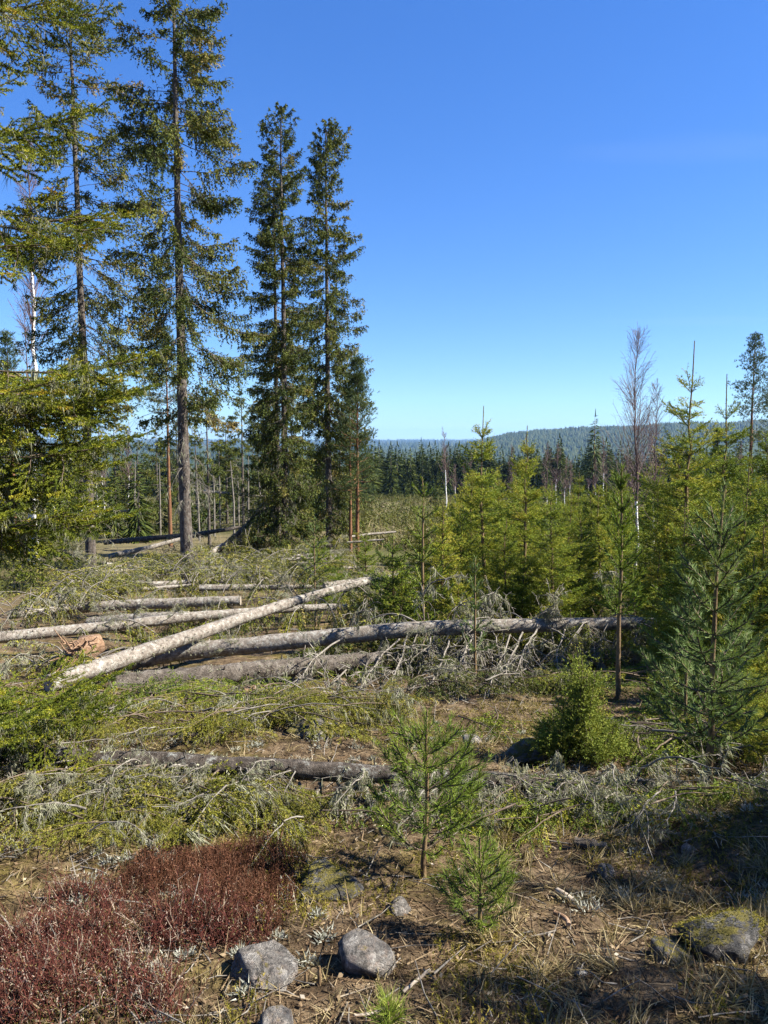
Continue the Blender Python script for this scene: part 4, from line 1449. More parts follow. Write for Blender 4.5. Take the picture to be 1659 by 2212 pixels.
# wind-thrown crowns: brush of arching branches at the foot of the spruces
for (pa, pb, nb, lab) in (((110, 1290, 16), (420, 1262, 17.5), 46, 'brushy fallen crown with drooping twigs left of the thick spruce foot'),
                          ((330, 1262, 17.5), (640, 1246, 19), 50, 'brushy fallen crown with drooping twigs below the thick spruce'),
                          ((520, 1240, 20), (800, 1225, 22), 46, 'brushy fallen crown in front of the twin spruce stems'),
                          ((200, 1235, 22), (520, 1222, 24), 40, 'brushy fallen crown between the two leftmost tall trunks'),
                          ((560, 1212, 25), (770, 1200, 27), 34, 'brushy fallen crown at the foot of the tall right spruce'),
                          ((20, 1330, 13), (260, 1300, 14.5), 36, 'brushy fallen crown under the left spruce branches'),
                          ((430, 1270, 15.2), (700, 1268, 15.6), 40, 'brushy fallen crown just behind the uppermost pale trunk')):
    lg = Fallen('brushy_windfall', [pa, ((pa[0] + pb[0]) / 2, (pa[1] + pb[1]) / 2, (pa[2] + pb[2]) / 2), pb], [.07, .06, .03], lab, 'fallen tree', M['bark_log'], 8, 20)
    for k in range(nb):
        q = rng.random()
        az = rng.uniform(0, TAU)
        d = (math.sin(az), math.cos(az), rng.uniform(-.2, .9))
        b_ = DN[rng.integers(5)] if k % 4 == 0 else FM[rng.integers(4)]
        lg.add(b_, q, d, rng.uniform(.6, 1.15), rng.normal(0, .4), 'branch', (rng.normal(0, .35), rng.normal(0, .5), rng.uniform(-.15, .15)))

# low windfall tops with green branches on the open floor
for (pa, pb, nb, lib, lab) in (((230, 1540, 6.9), (560, 1530, 7.2), 44, FG, 'green windfall top lying below the old furrowed trunk'),
                               ((560, 1555, 6.6), (860, 1548, 6.8), 44, FN, 'yellowish windfall top lying around the mossy hump'),
                               ((900, 1490, 8.3), (1260, 1480, 8.6), 34, FD, 'windfall top darkened for the shade under the long trunk'),
                               ((1200, 1480, 8.2), (1640, 1470, 8.4), 40, FG, 'dark windfall top behind the juniper and right pine'),
                               ((620, 1432, 9.6), (1330, 1418, 10.2), 80, FD, 'windfall top darkened for the shade directly beneath the long trunk'),
                               ((240, 1590, 5.75), (720, 1585, 5.9), 44, FN, 'grey and yellowish windfall top on the bare strip behind the thin trunk'),
                               ((1300, 1600, 5.6), (1680, 1590, 5.7), 40, FG, 'green windfall top on the ground around the right pine'),
                               ((-60, 1775, 3.75), (330, 1805, 3.6), 34, FN, 'yellow-green windfall top at the left edge behind the bilberry'),
                               ((380, 1785, 3.75), (620, 1775, 3.8), 20, FN, 'yellow-green windfall top between the thin trunk and the heather'),
                               ((60, 1440, 9.4), (250, 1430, 9.8), 22, FM, 'grey twiggy windfall top beside the torn roots'),
                               ((1050, 1775, 3.9), (1640, 1765, 3.95), 40, FG, 'dark windfall top in the shade below the thin trunk at right')):
    lg = Fallen('low_windfall', [pa, ((pa[0] + pb[0]) / 2, (pa[1] + pb[1]) / 2, (pa[2] + pb[2]) / 2), pb], [.02, .018, .008], lab, 'fallen tree', M['bark_dark'], 7, 16)
    g_ = gz(lg.pts[:, 0], lg.pts[:, 1])
    for k in range(nb):
        q = rng.random()
        p_ = lg.at(q)
        ox, oy = rng.normal(0, .18, 2)
        oz = gzs(p_[0] + ox, p_[1] + oy) + .08 - p_[2]
        lb = DN if k % 11 == 0 else lib
        lg.drape(lb, q, rng.uniform(0, TAU), rng.uniform(.45, .95) * (.62 if p_[1] < 5 else 1), rng.uniform(.02, .3) * (.45 if p_[1] < 5 else 1), 'branch', (ox, oy, oz + rng.uniform(0, .12)), .45)

# the broken dark spruce top hanging against the twin stems
lg = Fallen('leaning_spruce', [(470, 1192, 28), (540, 1130, 28.6), (598, 1040, 29.2)], [.10, .08, .05], 'dark broken spruce top leaning against the twin stems', 'fallen tree', M['bark_dark'], 8, 20)
for k in range(60):
    lg.add(FM[rng.integers(3)], rng.uniform(.1, 1), (rng.normal(.3, .5), rng.normal(0, .6), rng.uniform(-1, -.1)), rng.uniform(.7, 1.4), rng.normal(0, .5))

# the thin dark trunk across the foreground, still carrying its branches
lg = Fallen('fallen_spruce', [(-90, 1634, 4.48), (200, 1645, 4.36), (500, 1656, 4.32), (870, 1668, 4.27), (1200, 1686, 4.27), (1430, 1698, 4.32)], [.060, .060, .057, .052, .046, .036], 'thin dark lichen-covered trunk with drooping branches across the foreground', 'fallen tree', M['bark_dark'], 12, 60, .06)
for k in range(60):
    q = rng.uniform(.0, .46)
    lg.drape(FN, q, math.pi + rng.normal(0, .55), rng.uniform(.45, .9), rng.uniform(.04, .24), off=(0, rng.uniform(-.2, -.02), rng.uniform(-.06, .02)))
for k in range(10):
    lg.drape(FN, rng.uniform(0, .45), rng.normal(0, .7), rng.uniform(.3, .5), rng.uniform(.02, .06))
for k in range(26):
    lg.drape(DN, rng.uniform(0, .98), math.pi + rng.normal(0, .9), rng.uniform(.35, .7), rng.uniform(.02, .2), 'dead_branch')
for k in range(20):
    lg.drape(FG, rng.uniform(.62, 1), math.pi + rng.normal(0, .6), rng.uniform(.4, .7), rng.uniform(.03, .14))
for k in range(26):
    lg.drape(DN, rng.uniform(.55, 1), math.pi + rng.normal(0, .9), rng.uniform(.3, .55), rng.uniform(.02, .2), 'dead_branch')
for b in ([(650, 1690, 4.32), (640, 1730, 4.07)], [(690, 1690, 4.32), (680, 1745, 4.02)], [(730, 1690, 4.32), (728, 1740, 4.02)], [(770, 1690, 4.32), (735, 1760, 3.92)], [(830, 1695, 4.32), (800, 1750, 4.02), (770, 1770, 3.92)], [(600, 1685, 4.32), (590, 1735, 4.02)],
          [(985, 1690, 4.27), (1000, 1730, 4.12), (985, 1790, 3.82)], [(1060, 1695, 4.27), (1075, 1760, 3.97)], [(1140, 1690, 4.27), (1145, 1750, 4.02)], [(1220, 1690, 4.27), (1235, 1740, 4.02)], [(1120, 1690, 4.32), (1115, 1650, 4.32)], [(1240, 1695, 4.32), (1210, 1660, 4.32), (1200, 1655, 4.32)]):
    lg.limb(b, .010, 7, 26, .14)

for k in range(30):
    lg.drape(DN, rng.uniform(0, .5), math.pi + rng.normal(0, .8), rng.uniform(.3, .5), rng.uniform(.05, .28), 'dead_branch', (0, rng.uniform(-.45, -.1), rng.uniform(0, .08)))

# dry branches lying on their own
for k, (px, py, Yd, az, L, lib, lab) in enumerate((
        (560, 1560, 6.6, 2.6, .9, FN, 'drooping dead spruce branch on the litter left of the mossy hump'),
        (820, 1560, 6.6, 3.4, .8, FN, 'wilting spruce branch hanging right of the mossy hump'),
        (640, 1530, 7.3, 2.2, .9, FN, 'wilting spruce branch behind the pale stone'),
        (330, 1545, 6.9, 1.4, 1.0, FG, 'green spruce branch lying below the old furrowed trunk'),
        (470, 1530, 7.3, 1.8, 1.0, FG, 'green spruce branch lying right of the other one below the old trunk'),
        (230, 1535, 7.0, 1.2, 1.0, FG, 'green spruce branch lying at the tip of the left spruce bough'),
        (690, 1800, 3.9, 1.9, .6, FG, 'green spruce branch on the ground behind the heather'),
        (600, 1785, 4.0, 1.3, .7, FN, 'yellowish spruce branch on the ground behind the heather'),
        (1180, 1790, 4.0, 4.4, .7, FG, 'dark green spruce branch in the shade right of the pine sapling'),
        (1330, 1775, 4.1, 1.6, .8, FG, 'dark green spruce branch in the shade under the thin trunk'),
        (1480, 1740, 4.3, 1.2, .9, FG, 'dark green spruce branch in the shade at the foot of the right pine'),
        (1560, 1730, 4.3, 4.0, .9, FG, 'dark green spruce branch heaped right of the right pine'),
        (1420, 1800, 3.95, 3.6, .6, DN, 'dead lichen-grey branch in the shade above the mossy bank'),
        (870, 1690, 4.6, 2.8, .5, DN, 'dead branch behind the tall foreground pine sapling'),
        (990, 1560, 6.5, 2.9, .8, FG, 'green spruce branch on the ground under the long trunk'),
        (1070, 1540, 6.9, 3.3, .9, FG, 'spruce branch fan on the ground behind the mossy boulder'),
        (130, 1740, 4.1, 3.6, .8, FN, 'yellow-green wilting branch at the left edge under the thin trunk'),
        (40, 1800, 3.75, 2.8, .7, FN, 'yellow-green wilting branch nearest the left edge'),
        (1290, 1600, 5.9, 3.2, .8, FG, 'dark spruce branch behind the juniper'),
        (1450, 1560, 6.3, 3.5, .9, FG, 'dark spruce branch between the juniper and the right pine'))):
    p = ray(px, py, Yd)
    g0 = gzs(p[0], p[1])
    e = p[:2] + L * np.array([math.sin(az), math.cos(az)])
    d = (e[0] - p[0], e[1] - p[1], gzs(*e) - g0 + .02)
    o = solo('fallen_branch', lib[k % len(lib)], (0, 0, 0), lab, 'branch', 'fallen branches on the ground')
    o.matrix_world = basis((p[0], p[1], g0 + .07), d, rng.normal(0, .3), L)


# torn root end beside the butt of the diagonal trunk
rt = ray(165, 1402, 9.3)
rt[2] = gzs(rt[0], rt[1])
o = thing('root_plate', rt, 'torn orange-brown root end with splintered wood beside the diagonal trunk', 'roots')
for k in range(44):
    mb = MB()
    a = rng.uniform(0, TAU)
    d = np.array([math.cos(a) * .8, -.4 + .3 * rng.normal(), math.sin(a) * .7 + .1])
    p = np.array([0, 0, .30]) + rng.normal(0, .05, 3)
    L = rng.uniform(.18, .42)
    c = [p]
    for e in range(6):
        d = d + rng.normal(0, .28, 3)
        d /= np.linalg.norm(d)
        c.append(c[-1] + d * L / 6)
    tube(mb, c, np.linspace(.02 * rng.uniform(.5, 1.3), .004, 7), 6, 0, .5, .15)
    part('root', mb.mesh('root', [M['wood']]), o)
mb = MB()
tube(mb, [[-.05, .05, .2], [.1, .1, .33], [.24, .22, .36]], [.16, .15, .10], 12, 0, .5, .18)
part('butt', mb.mesh('butt', [M['wood']]), o)

# ================================================================== YOUNG TREES
YM = [M['twig_brown'], M['spruce_young']]
ys = []
for h, w, step, lead, tone in ((4.6, 1.15, .42, .75, .55), (4.0, 1.05, .38, .55, .5), (3.4, 1.05, .34, .40, .6), (2.6, .95, .28, .32, .62), (1.8, .8, .24, .22, .5)):
    st, cr = young_spruce(h, w, step,   .027, .0098, 118, lead, tone)
    ys.append((h, st.mesh('trunk', [M['bark_sapling']], True), cr.mesh('crown', YM)))


def yspruce(px, top, Yd, v, lab, rz=None):
    """young spruce at picture column px whose leader tip reaches picture row top"""
    h0, tm, cm = ys[v]
    x = ray(px, top, Yd)[0]
    base = gzs(x, Yd)
    h = ray(px, top, Yd)[2] - base
    return tree('young_spruce', px, Yd, lab, 'tree', tm, cm, 'young spruces of the regrowth', rng.uniform(0, TAU) if rz is None else rz, at_xyz=(x, Yd, base), s=h / (h0 - .1))


for a in ((1047, 878, 14, 1, 'young spruce with a long thin leader rising over the horizon at centre right'),
          (1137, 920, 13, 1, 'bright young spruce right of the one over the horizon'),
          (1496, 735, 12, 0, 'tallest young spruce with long bare leader at the right'),
          (1576, 808, 12.6, 0, 'young spruce with thin leader right of the tallest one'),
          (1196, 1040, 11.6, 2, 'yellow-green young spruce with golden leader above the long trunk'),
          (1000, 1095, 13, 2, 'young spruce left of the one over the horizon'),
          (960, 1080, 12.2, 3, 'bushy young spruce right of the pine at centre'),
          (850, 1165, 11.2, 4, 'low young spruce above the tip of the diagonal trunk'),
          (868, 1235, 11.0, 4, 'small bright spruce just above the long grey trunk'),
          (1090, 1120, 12, 3, 'young spruce low between the two taller centre-right ones'),
          (1255, 1100, 12.5, 3, 'shaded young spruce left of the dark-stemmed pine'),
          (1300, 1060, 14.5, 2, 'young spruce behind the dark-stemmed pine sapling'),
          (1420, 1040, 13.5, 2, 'young spruce at the foot of the tall bare birch'),
          (1440, 1120, 12.0, 3, 'young spruce left of the tallest leader low down'),
          (1625, 945, 11, 1, 'yellow-green spruce near the right edge under the pine'),
          (1660, 900, 10.0, 1, 'yellow-green spruce cut by the right edge'),
          (1535, 1090, 11.6, 3, 'spruce filling the gap below the thin leader'),
          (1600, 1170, 8.4, 3, 'spruce behind the right pine sapling'),
          (1130, 1215, 11.8, 4, 'small spruce low behind the long trunk at centre right'),
          (1250, 1230, 12.0, 4, 'small spruce behind the right part of the long trunk'),
          (1395, 1215, 12.0, 4, 'small spruce behind the right end of the long trunk'),
          (990, 1235, 11.2, 4, 'small spruce behind the arched branches'),
          (790, 1150, 18, 3, 'young spruce before the regrowth right of the tall spruces'),
          (905, 1130, 19, 3, 'young spruce behind the centre pine'),
          (1065, 1010, 22, 1, 'distant young spruce behind the centre-right pair'),
          (1340, 1020, 22, 1, 'distant young spruce between the birch and the dark-stemmed pine'),
          (1230, 1060, 20, 2, 'distant young spruce left of the bare birches'),
          (1560, 980, 17, 1, 'spruce behind the two long leaders'),
          (730, 1195, 17, 4, 'small spruce at the foot of the tall right spruce'),
          (690, 1160, 16, 4, 'small spruce in front of the twin stems'),
          (1490, 1085, 8.9, 2, 'dense spruce just left of the right pine leader'),
          (1610, 1010, 8.7, 2, 'dense spruce right behind the right pine leader'),
          (1705, 960, 8.8, 1, 'dense spruce at the right edge behind the right pine'),
          (1800, 980, 8.3, 1, 'spruce outside the frame beyond the right edge'),
          (1890, 900, 9.2, 1, 'tall spruce outside the frame beyond the right edge'),
          (1425, 1190, 11.2, 3, 'low spruce at the right end of the long trunk'),
          (1655, 1130, 7.3, 3, 'spruce at the right edge beside the pale-stemmed pine'),
          (1770, 1060, 7.2, 2, 'bushy spruce outside the frame beside the right edge'),
          (1590, 1330, 6.4, 4, 'low spruce at the right behind the right pine'),
          (1660, 1400, 5.6, 4, 'low spruce cut by the right edge near the right pine'),
          (1425, 1440, 6.9, 4, 'low spruce right of the dark-stemmed pine foot'),
          (1505, 1400, 6.5, 4, 'low spruce left of the right pine stem'),
          (1615, 1450, 5.3, 4, 'low spruce just right of the right pine stem'),
          (1670, 1500, 4.9, 4, 'lowest spruce cut by the right edge'),
          (1480, 1190, 9.4, 4, 'low spruce between the dark-stemmed pine and the right pine')):
    yspruce(*a)

for k in range(46):
    Yd = rng.uniform(17, 46)
    px_ = rng.uniform(985, 1680)
    yspruce(px_, rng.uniform(1015, 1095) - (18 if px_ > 1400 else 0), Yd, 2 + k % 3, 'young spruce in the thicket between the near saplings and the treeline')['group'] = 'young spruces of the thicket behind the saplings'

# young spruces just outside the right of the frame that shade the foreground
for x, y, v, s_, lab in ((3.35, 1.95, 1, .80, 'young spruce just outside the right edge, nearer one'), (4.1, 2.75, 0, .82, 'young spruce just outside the right edge, farther one'), (3.0, 1.0, 2, .85, 'young spruce beside the viewer at the right'),
                         (4.5, 4.25, 1, .80, 'young spruce outside the right edge behind the others'), (3.5, 3.2, 3, .95, 'smaller young spruce outside the right edge')):
    h0, tm, cm = ys[v]
    tree('young_spruce', 0, y, lab, 'tree', tm, cm, 'young spruces of the regrowth', rng.uniform(0, TAU), at_xyz=(x, y, gzs(x, y)), s=s_)


def psap(px, top, Yd, h_w, years, lab, mat='pine', base=None, **kw):
    x, _, zt = ray(px, top, Yd)
    g = gzs(x, Yd)
    h = zt - g + .05
    st, cr = pine_sapling(h, h_w, years, **kw)
    return tree('pine_sapling', px, Yd, lab, 'tree', st.mesh('trunk', [M['bark_sapling']], True), cr.mesh('crown', [M['twig_brown'], M[mat]]), at_xyz=(x, Yd, g))


psap(917, 1535, 3.2, .46, 6, 'bright green pine sapling in the middle of the foreground', nl=.054, nw=.0034, dens=400, lead=.20, up=30, bare=.12, branches=5, sub=.75)
psap(1040, 1808, 2.62, .23, 5, 'smallest foreground pine sapling with thin stem, in front of the other', nl=.048, nw=.0024, dens=520, lead=.12, up=36, bare=.12, branches=5, sub=.8)
psap(1556, 1045, 4.5, .58, 9, 'blue-green pine sapling with tall thin leader at the right', 'pine_blue', nl=.057, nw=.0052, dens=420, lead=.30, up=24, bare=.15, branches=6)
psap(1350, 1008, 7.6, .46, 9, 'dark-stemmed pine sapling standing in front of the long trunk', nl=.075, nw=.009, dens=300, lead=.24, up=48, bare=.5, branches=6)
psap(916, 1030, 11, .62, 7, 'young pine with pale candle top at the centre', nl=.06, nw=.012, dens=190, lead=.3, up=34, bare=.2, branches=5)
psap(1190, 1110, 15, .7, 7, 'grey-green young pine behind the golden-leader spruce', 'pine_blue', nl=.06, nw=.015, dens=150, lead=.3, up=34, bare=.2, branches=5)
psap(680, 1120, 15, .5, 6, 'slim pale green young pine before the tall right spruce', 'pine_blue', nl=.06, nw=.015, dens=150, lead=.3, up=40, bare=.2, branches=4)
psap(1030, 1205, 9.0, .35, 5, 'soft pale pine shoot right of the arched branches', 'pine_blue', nl=.06, nw=.010, dens=220, lead=.2, up=50, bare=.2, branches=4)
psap(1632, 1200, 7.2, .5, 6, 'young pine with pale stem near the right edge', nl=.06, nw=.009, dens=250, lead=.25, up=30, bare=.4, branches=5)
psap(1490, 1300, 6.0, .36, 5, 'bushy pine left of the right pine sapling', 'pine_blue', nl=.06, nw=.009, dens=180, lead=.2, up=30, bare=.1, branches=6)
psap(838, 2165, 2.02, .05, 2, 'tuft of a tiny pine at the bottom edge', nl=.06, nw=.0022, dens=900, lead=.05, up=60, bare=.1, branches=4, tone=.75)

# juniper
x, _, zt = ray(1262, 1405, 5.25)
g = gzs(x, 5.25)
H = zt - g
st = MB(); cr = MB()
S, T, L_, A = [], [], [], []
BP, BQ = [], []
for k in range(64):
    az = rng.uniform(0, TAU)
    r0 = .30 * math.sqrt(rng.random())
    top_h = H * (1.0 - .80 * (r0 / .30) ** .75) * rng.uniform(.62, 1.0)
    if k < 18:
        top_h = H * rng.uniform(.68, 1.02)
        r0 *= .28
    p = np.array([math.cos(az) * .03, math.sin(az) * .03, .0])
    e = np.array([math.cos(az) * r0 * 1.05, math.sin(az) * r0 * 1.05, top_h])
    n_ = 12
    for i_ in range(n_):
        t0, t1 = i_ / n_, (i_ + 1) / n_
        cur = lambda t: np.array([p[0] + (e[0] - p[0]) * min(1, t * 1.6) ** .8, p[1] + (e[1] - p[1]) * min(1, t * 1.6) ** .8, e[2] * t]) + .012 * np.sin(np.array([7, 5, 3]) * t + k)
        a_, b_ = cur(t0), cur(t1)
        BP.append(a_); BQ.append(b_)
        val = np.clip(rng.normal(.5, .15), 0, 1)
        if t0 > .12:
            for _ in range(5):
                d = np.array([math.cos(az), math.sin(az), 0]) * rng.uniform(-.2, .7) + rng.normal(0, .5, 3)
                d[2] = rng.uniform(.1, .9)
                d /= np.linalg.norm(d)
                ll = rng.uniform(.03, .13)
                S.append(a_); T.append(d); L_.append(ll); A.append(val)
                S.append(a_ + d * ll * .6); T.append(d + rng.normal(0, .5, 3)); L_.append(ll * .6); A.append(val + .1)
sticks(cr, BP, BQ, .004, .003, 0)
needles(cr, np.array(S), np.array(T), np.array(L_), 11, .015, .0056, .8, 1, np.clip(np.array(A), 0, 1))
tube(st, [[0, 0, -.05], [.01, 0, .2], [0, .01, .45]], [.018, .013, .006], 7)
tree('juniper', 0, 5.25, 'yellow-green juniper bush behind the thin dark trunk', 'bush', st.mesh('trunk', [M['bark_sapling']], True), cr.mesh('crown', [M['twig_brown'], M['juniper']]), at_xyz=(x, 5.25, g))

# small spruce seedlings near the boulders
sd, sc2 = young_spruce(.22, .10, .05, .010, .003, 420, .05, .6)
sdm, scm = sd.mesh('trunk', [M['bark_sapling']], True), sc2.mesh('crown', YM)
for px, py, s_, lab in ((690, 2110, .62, 'spruce seedling in front of the round boulder at left'), (765, 2090, .8, 'spruce seedling growing before the middle of the round boulder'), (660, 2125, .5, 'low spruce seedling left of the round boulder'), (1045, 2185, .55, 'mossy seedling at the bottom edge right of the pine tuft')):
    Yd = 2.28 if py > 2100 else 2.36
    p = ray(px, py, Yd)
    tree('spruce_seedling', 0, Yd, lab, 'seedling', sdm, scm, 'spruce seedlings by the boulders', rng.uniform(0, TAU), at_xyz=(p[0], Yd, gzs(p[0], Yd) - .01), s=s_)

# ================================================================== THE SPRUCE AT THE LEFT EDGE, its boughs reaching into the picture
NM = [M['twig_brown'], M['spruce_near'], M['lichen']]
sub = [frond(L, .052, .056, .05, .14, .16, hg, 48, .0185, .0082, 430, .04, .97, .15, .006, .99, lc, .40) for L, hg, lc in ((.70, .05, 5), (.60, .22, 10), (.80, .02, 3), (.5, .38, 12))]


def bough(L, droop, n_sub, lich, hangdown=.35, seed=0):
    mb = MB()
    n = 14
    s = np.linspace(0, L, n)
    wy = np.cumsum(rng.normal(0, .02 * L, n)) * .5
    pts = np.stack([s, wy - wy[0], .14 * s - droop * s ** 2 / L + (.08 + droop * .45) * s ** 4 / L ** 3], 1)
    tube(mb, pts, np.linspace(.012, .003, n), 6, 0, .5, .08, False)
    side = 1
    for k in range(n_sub):
        q = L * (.12 + .85 * (k + rng.random()) / n_sub)
        side = -side
        p = np.array([np.interp(q, s, pts[:, c]) for c in range(3)])
        al = R(rng.uniform(35, 75))
        d = (math.cos(al), side * math.sin(al), -hangdown * rng.uniform(-.5, 1.3))
        mb.merge(sub[rng.integers(4)], basis(p, d, rng.normal(0, .25), min(1.15, .45 + 1.0 * (L - q) / L) * rng.uniform(.75, 1.1)), rng.normal(0, .1))
    mb.merge(sub[2], basis(pts[-3], pts[-1] - pts[-3], 0, .7))
    q_ = np.linspace(.1, .98, 40) * L
    c_ = np.stack([np.interp(q_, s, pts[:, c]) for c in range(3)], 1)
    needles(mb, c_[:-1], c_[1:] - c_[:-1], L / 44, 26, .02, .007, .9, 1, .45)
    hang_ = MB()
    if lich:
        g = np.stack([np.interp(rng.random(lich) * L * .8, s, pts[:, c]) for c in range(3)], 1)
        q = rng.random(lich) * L * .8
        g = np.stack([np.interp(q, s, pts[:, c]) for c in range(3)], 1)
        g = np.repeat(g, 26, 0) + rng.normal(0, .018, (lich * 26, 3))
        dd = rng.normal(0, .13, g.shape)
        dd[:, 2] = -1
        spikes(hang_, g, dd, rng.uniform(.06, .26, len(g)), .006, 0, rng.random(len(g)))
    return mb.mesh('bough', NM), hang_.mesh('hanging_lichen', [M['lichen']])


BO = [bough(2.0, .22, 22, 4, .3), bough(2.3, .34, 26, 6, .6), bough(1.7, .18, 20, 3, .25), bough(1.9, .40, 22, 6, .85)]
TX, TY = -3.35, 3.9
tz = gzs(TX, TY)
o = thing('boughed_spruce', (TX, TY, tz), 'spruce at the left edge with sunlit mossy boughs reaching into the picture', 'tree')
tm, _ = trunk_mesh(9.5, .15, 12)
part('trunk', tm, o)
#      height above eye-level zero, azimuth (0 = right, 90 = away), bough, scale, rise
for z, az, v, s_, up in ((.06, -8, 2, .88, -.02), (.02, 20, 0, .82, -.02), (.15, -40, 3, .9, 0), (-.1, 45, 2, .9, -.02), (.1, 8, 3, .85, -.05), (.08, 2, 2, .92, -.02), (.2, -18, 0, .78, -.04), (.12, 14, 1, .74, -.06),
                         (1.42, 4, 0, .86, -.08), (1.32, -20, 3, .82, -.05), (1.45, 30, 2, .95, -.08), (1.30, 14, 1, .72, -.1), (1.08, 2, 0, .82, 0), (1.2, 50, 0, .9, 0),
                         (2.0, 2, 1, .86, -.02), (1.90, -14, 1, .80, -.05), (2.06, 18, 3, .92, -.05), (1.94, 10, 3, .94, -.06), (1.7, -6, 3, .95, -.08), (1.74, 20, 1, .8, -.1), (1.78, 5, 0, .9, -.08),
                         (3.08, -2, 0, .88, -.06), (3.0, 12, 3, .92, -.1), (1.24, 4, 1, .80, -.06), (1.84, 6, 0, .9, -.1), (3.0, -18, 3, .82, -.06), (2.9, 6, 1, .78, -.14), (3.12, -5, 2, .8, -.02), (2.84, -4, 3, .84, -.18),
                         (3.75, 0, 3, .82, .0), (3.85, 22, 0, .85, 0), (3.7, -20, 2, .8, 0), (3.95, 8, 2, .9, .05), (4.3, 4, 3, .75, .1), (4.4, 30, 0, .7, .1),
                         (.9, 120, 0, .9, 0), (1.6, 160, 1, .8, 0), (2.2, 200, 0, .9, 0), (2.6, 110, 2, .9, 0), (3.2, 240, 1, .8, 0), (1.2, 250, 2, .9, 0), (4.0, 150, 0, .8, 0), (5.0, 60, 0, .8, .1), (5.0, 200, 1, .7, .1), (5.4, 320, 2, .8, .1), (6.0, 20, 2, .7, .2), (6.2, 130, 0, .6, .2), (6.8, 250, 2, .6, .3), (7.4, 0, 2, .5, .4), (7.8, 150, 2, .4, .4)):
    a = R(az)
    bo = part('bough', BO[v][0], o, basis((.1 * math.cos(a), .1 * math.sin(a), z - tz), (math.cos(a), math.sin(a), up), rng.normal(0, .12), s_))
    part('hanging_lichen', BO[v][1], bo)['kind'] = 'stuff'

# ================================================================== FOREGROUND: stones, shrubs, moss, grass, litter
def rock_mesh(mat, seed, sub_=4, rough=.22, flat=.25):
    import bmesh
    bm = bmesh.new()
    bmesh.ops.create_icosphere(bm, subdivisions=sub_, radius=1)
    V = np.array([v.co[:] for v in bm.verts])
    n = fbm(V[:, 0] * 1.3 + V[:, 2] * .9 + seed, V[:, 1] * 1.3 - V[:, 2] * .7, seed, 4) * rough * 2.2
    n += fbm(V[:, 0] * 5 + seed, V[:, 1] * 5 + V[:, 2] * 4, seed + 7, 3) * rough * .6
    n += fbm(V[:, 0] * 13 + seed, V[:, 1] * 13 + V[:, 2] * 11, seed + 3, 2) * rough * .3
    # a few planar facets
    r2 = np.random.default_rng(seed)
    for _ in range(9):
        d = r2.normal(size=3); d /= np.linalg.norm(d)
        h = V @ d
        cut = r2.uniform(.5, .85)
        V -= np.outer(np.clip(h - cut, 0, 1) * .93, d)
    V *= (1 + n)[:, None]
    f = np.array([[v.index for v in fc.verts] for fc in bm.faces])
    bm.free()
    mb = MB()
    mb.add(V, f)
    return mb.mesh('boulder', [mat], True)


def rock(px, py, Yd, sx, sy, sz, rz, mat, seed, lab, name='boulder', tilt=0, sink=.4, group=None):
    p = ray(px, py, Yd)
    g = gzs(p[0], p[1])
    o = solo(name, rock_mesh(M[mat], seed, 4 if sx > .1 else 3), (p[0], Yd, g + sz * (1 - 2 * sink)), lab, 'stone', group, rot=(tilt, 0, rz), s=(sx, sy, sz))
    if mat in ('rock_moss', 'rock_dark') and sx > .06:      # moss growing on its upper side
        me = o.data
        co = np.empty(len(me.vertices) * 3); me.vertices.foreach_get('co', co); co = co.reshape(-1, 3)
        k_ = (co[:, 2] > .1) & (fbm(co[:, 0] * 1.6 + seed, co[:, 1] * 1.6, seed, 3) > (-.02 if mat == 'rock_moss' else .04))
        b = np.repeat(co[k_], 9, 0) * np.array([1, 1, .97]) + rng.normal(0, .05, (k_.sum() * 9, 3)) * np.array([1, 1, .2])
        d = unit(b) + rng.normal(0, .5, b.shape)
        mm_ = MB()
        spikes(mm_, b, d, rng.uniform(.05, .13, len(b)), .03, 0, np.clip(rng.normal(.45, .22, len(b)), 0, 1))
        part('moss', mm_.mesh('moss', [M['moss']]), o)['kind'] = 'stuff'
    return o


rock(580, 2075, 2.36, .13, .15, .10, .5, 'rock', 3, 'pale rounded boulder half buried beside the red bilberry', sink=.5)
rock(788, 2110, 2.38, .10, .09, .085, .2, 'rock', 8, 'round grey boulder in the foreground before the pine saplings', sink=.36)
rock(588, 2180, 2.03, .062, .06, .06, .9, 'rock', 5, 'small pale stone at the bottom edge left of centre')
rock(548, 2200, 2.00, .035, .04, .04, .2, 'rock', 6, 'small pinkish stone left of the small pale one', 'stone')
rock(600, 2205, 1.98, .025, .03, .03, 1.2, 'rock', 9, 'pebble under the small pale stone', 'stone')
rock(1560, 2090, 2.50, .17, .13, .09, .3, 'rock_dark', 12, 'dark shaded boulder at the right edge under dry grass', sink=.35)
rock(1445, 2110, 2.42, .08, .08, .055, 1.1, 'rock_dark', 14, 'low dark stone left of the shaded boulder', sink=.4)
rock(715, 1935, 3.05, .17, .15, .09, .7, 'rock_dark', 17, 'boulder in the shade left of the tall pine sapling', sink=.48)  # its dark colour stands in for the shade it lies in
rock(1128, 1640, 5.35, .20, .17, .11, .2, 'rock_moss', 21, 'mossy boulder between the pine sapling and the juniper', sink=.36)
rock(690, 1600, 5.75, .27, .22, .15, .1, 'rock_moss', 24, 'mossy hump of stone behind the thin dark trunk', sink=.38)
rock(595, 1535, 7.0, .12, .10, .08, .6, 'rock', 27, 'pale stone in the shade under the old furrowed trunk', sink=.35)
rock(205, 1575, 6.4, .16, .14, .11, .4, 'rock', 29, 'pale lichen-grey stone under the tip of the left boughs', sink=.35)
rock(1253, 2108, 2.36, .026, .022, .02, .4, 'rock_white', 31, 'small white quartz stone on the path at right', 'stone')
rock(1310, 1890, 3.15, .05, .05, .04, .4, 'rock', 33, 'grey stone below the cut log piece', 'stone')
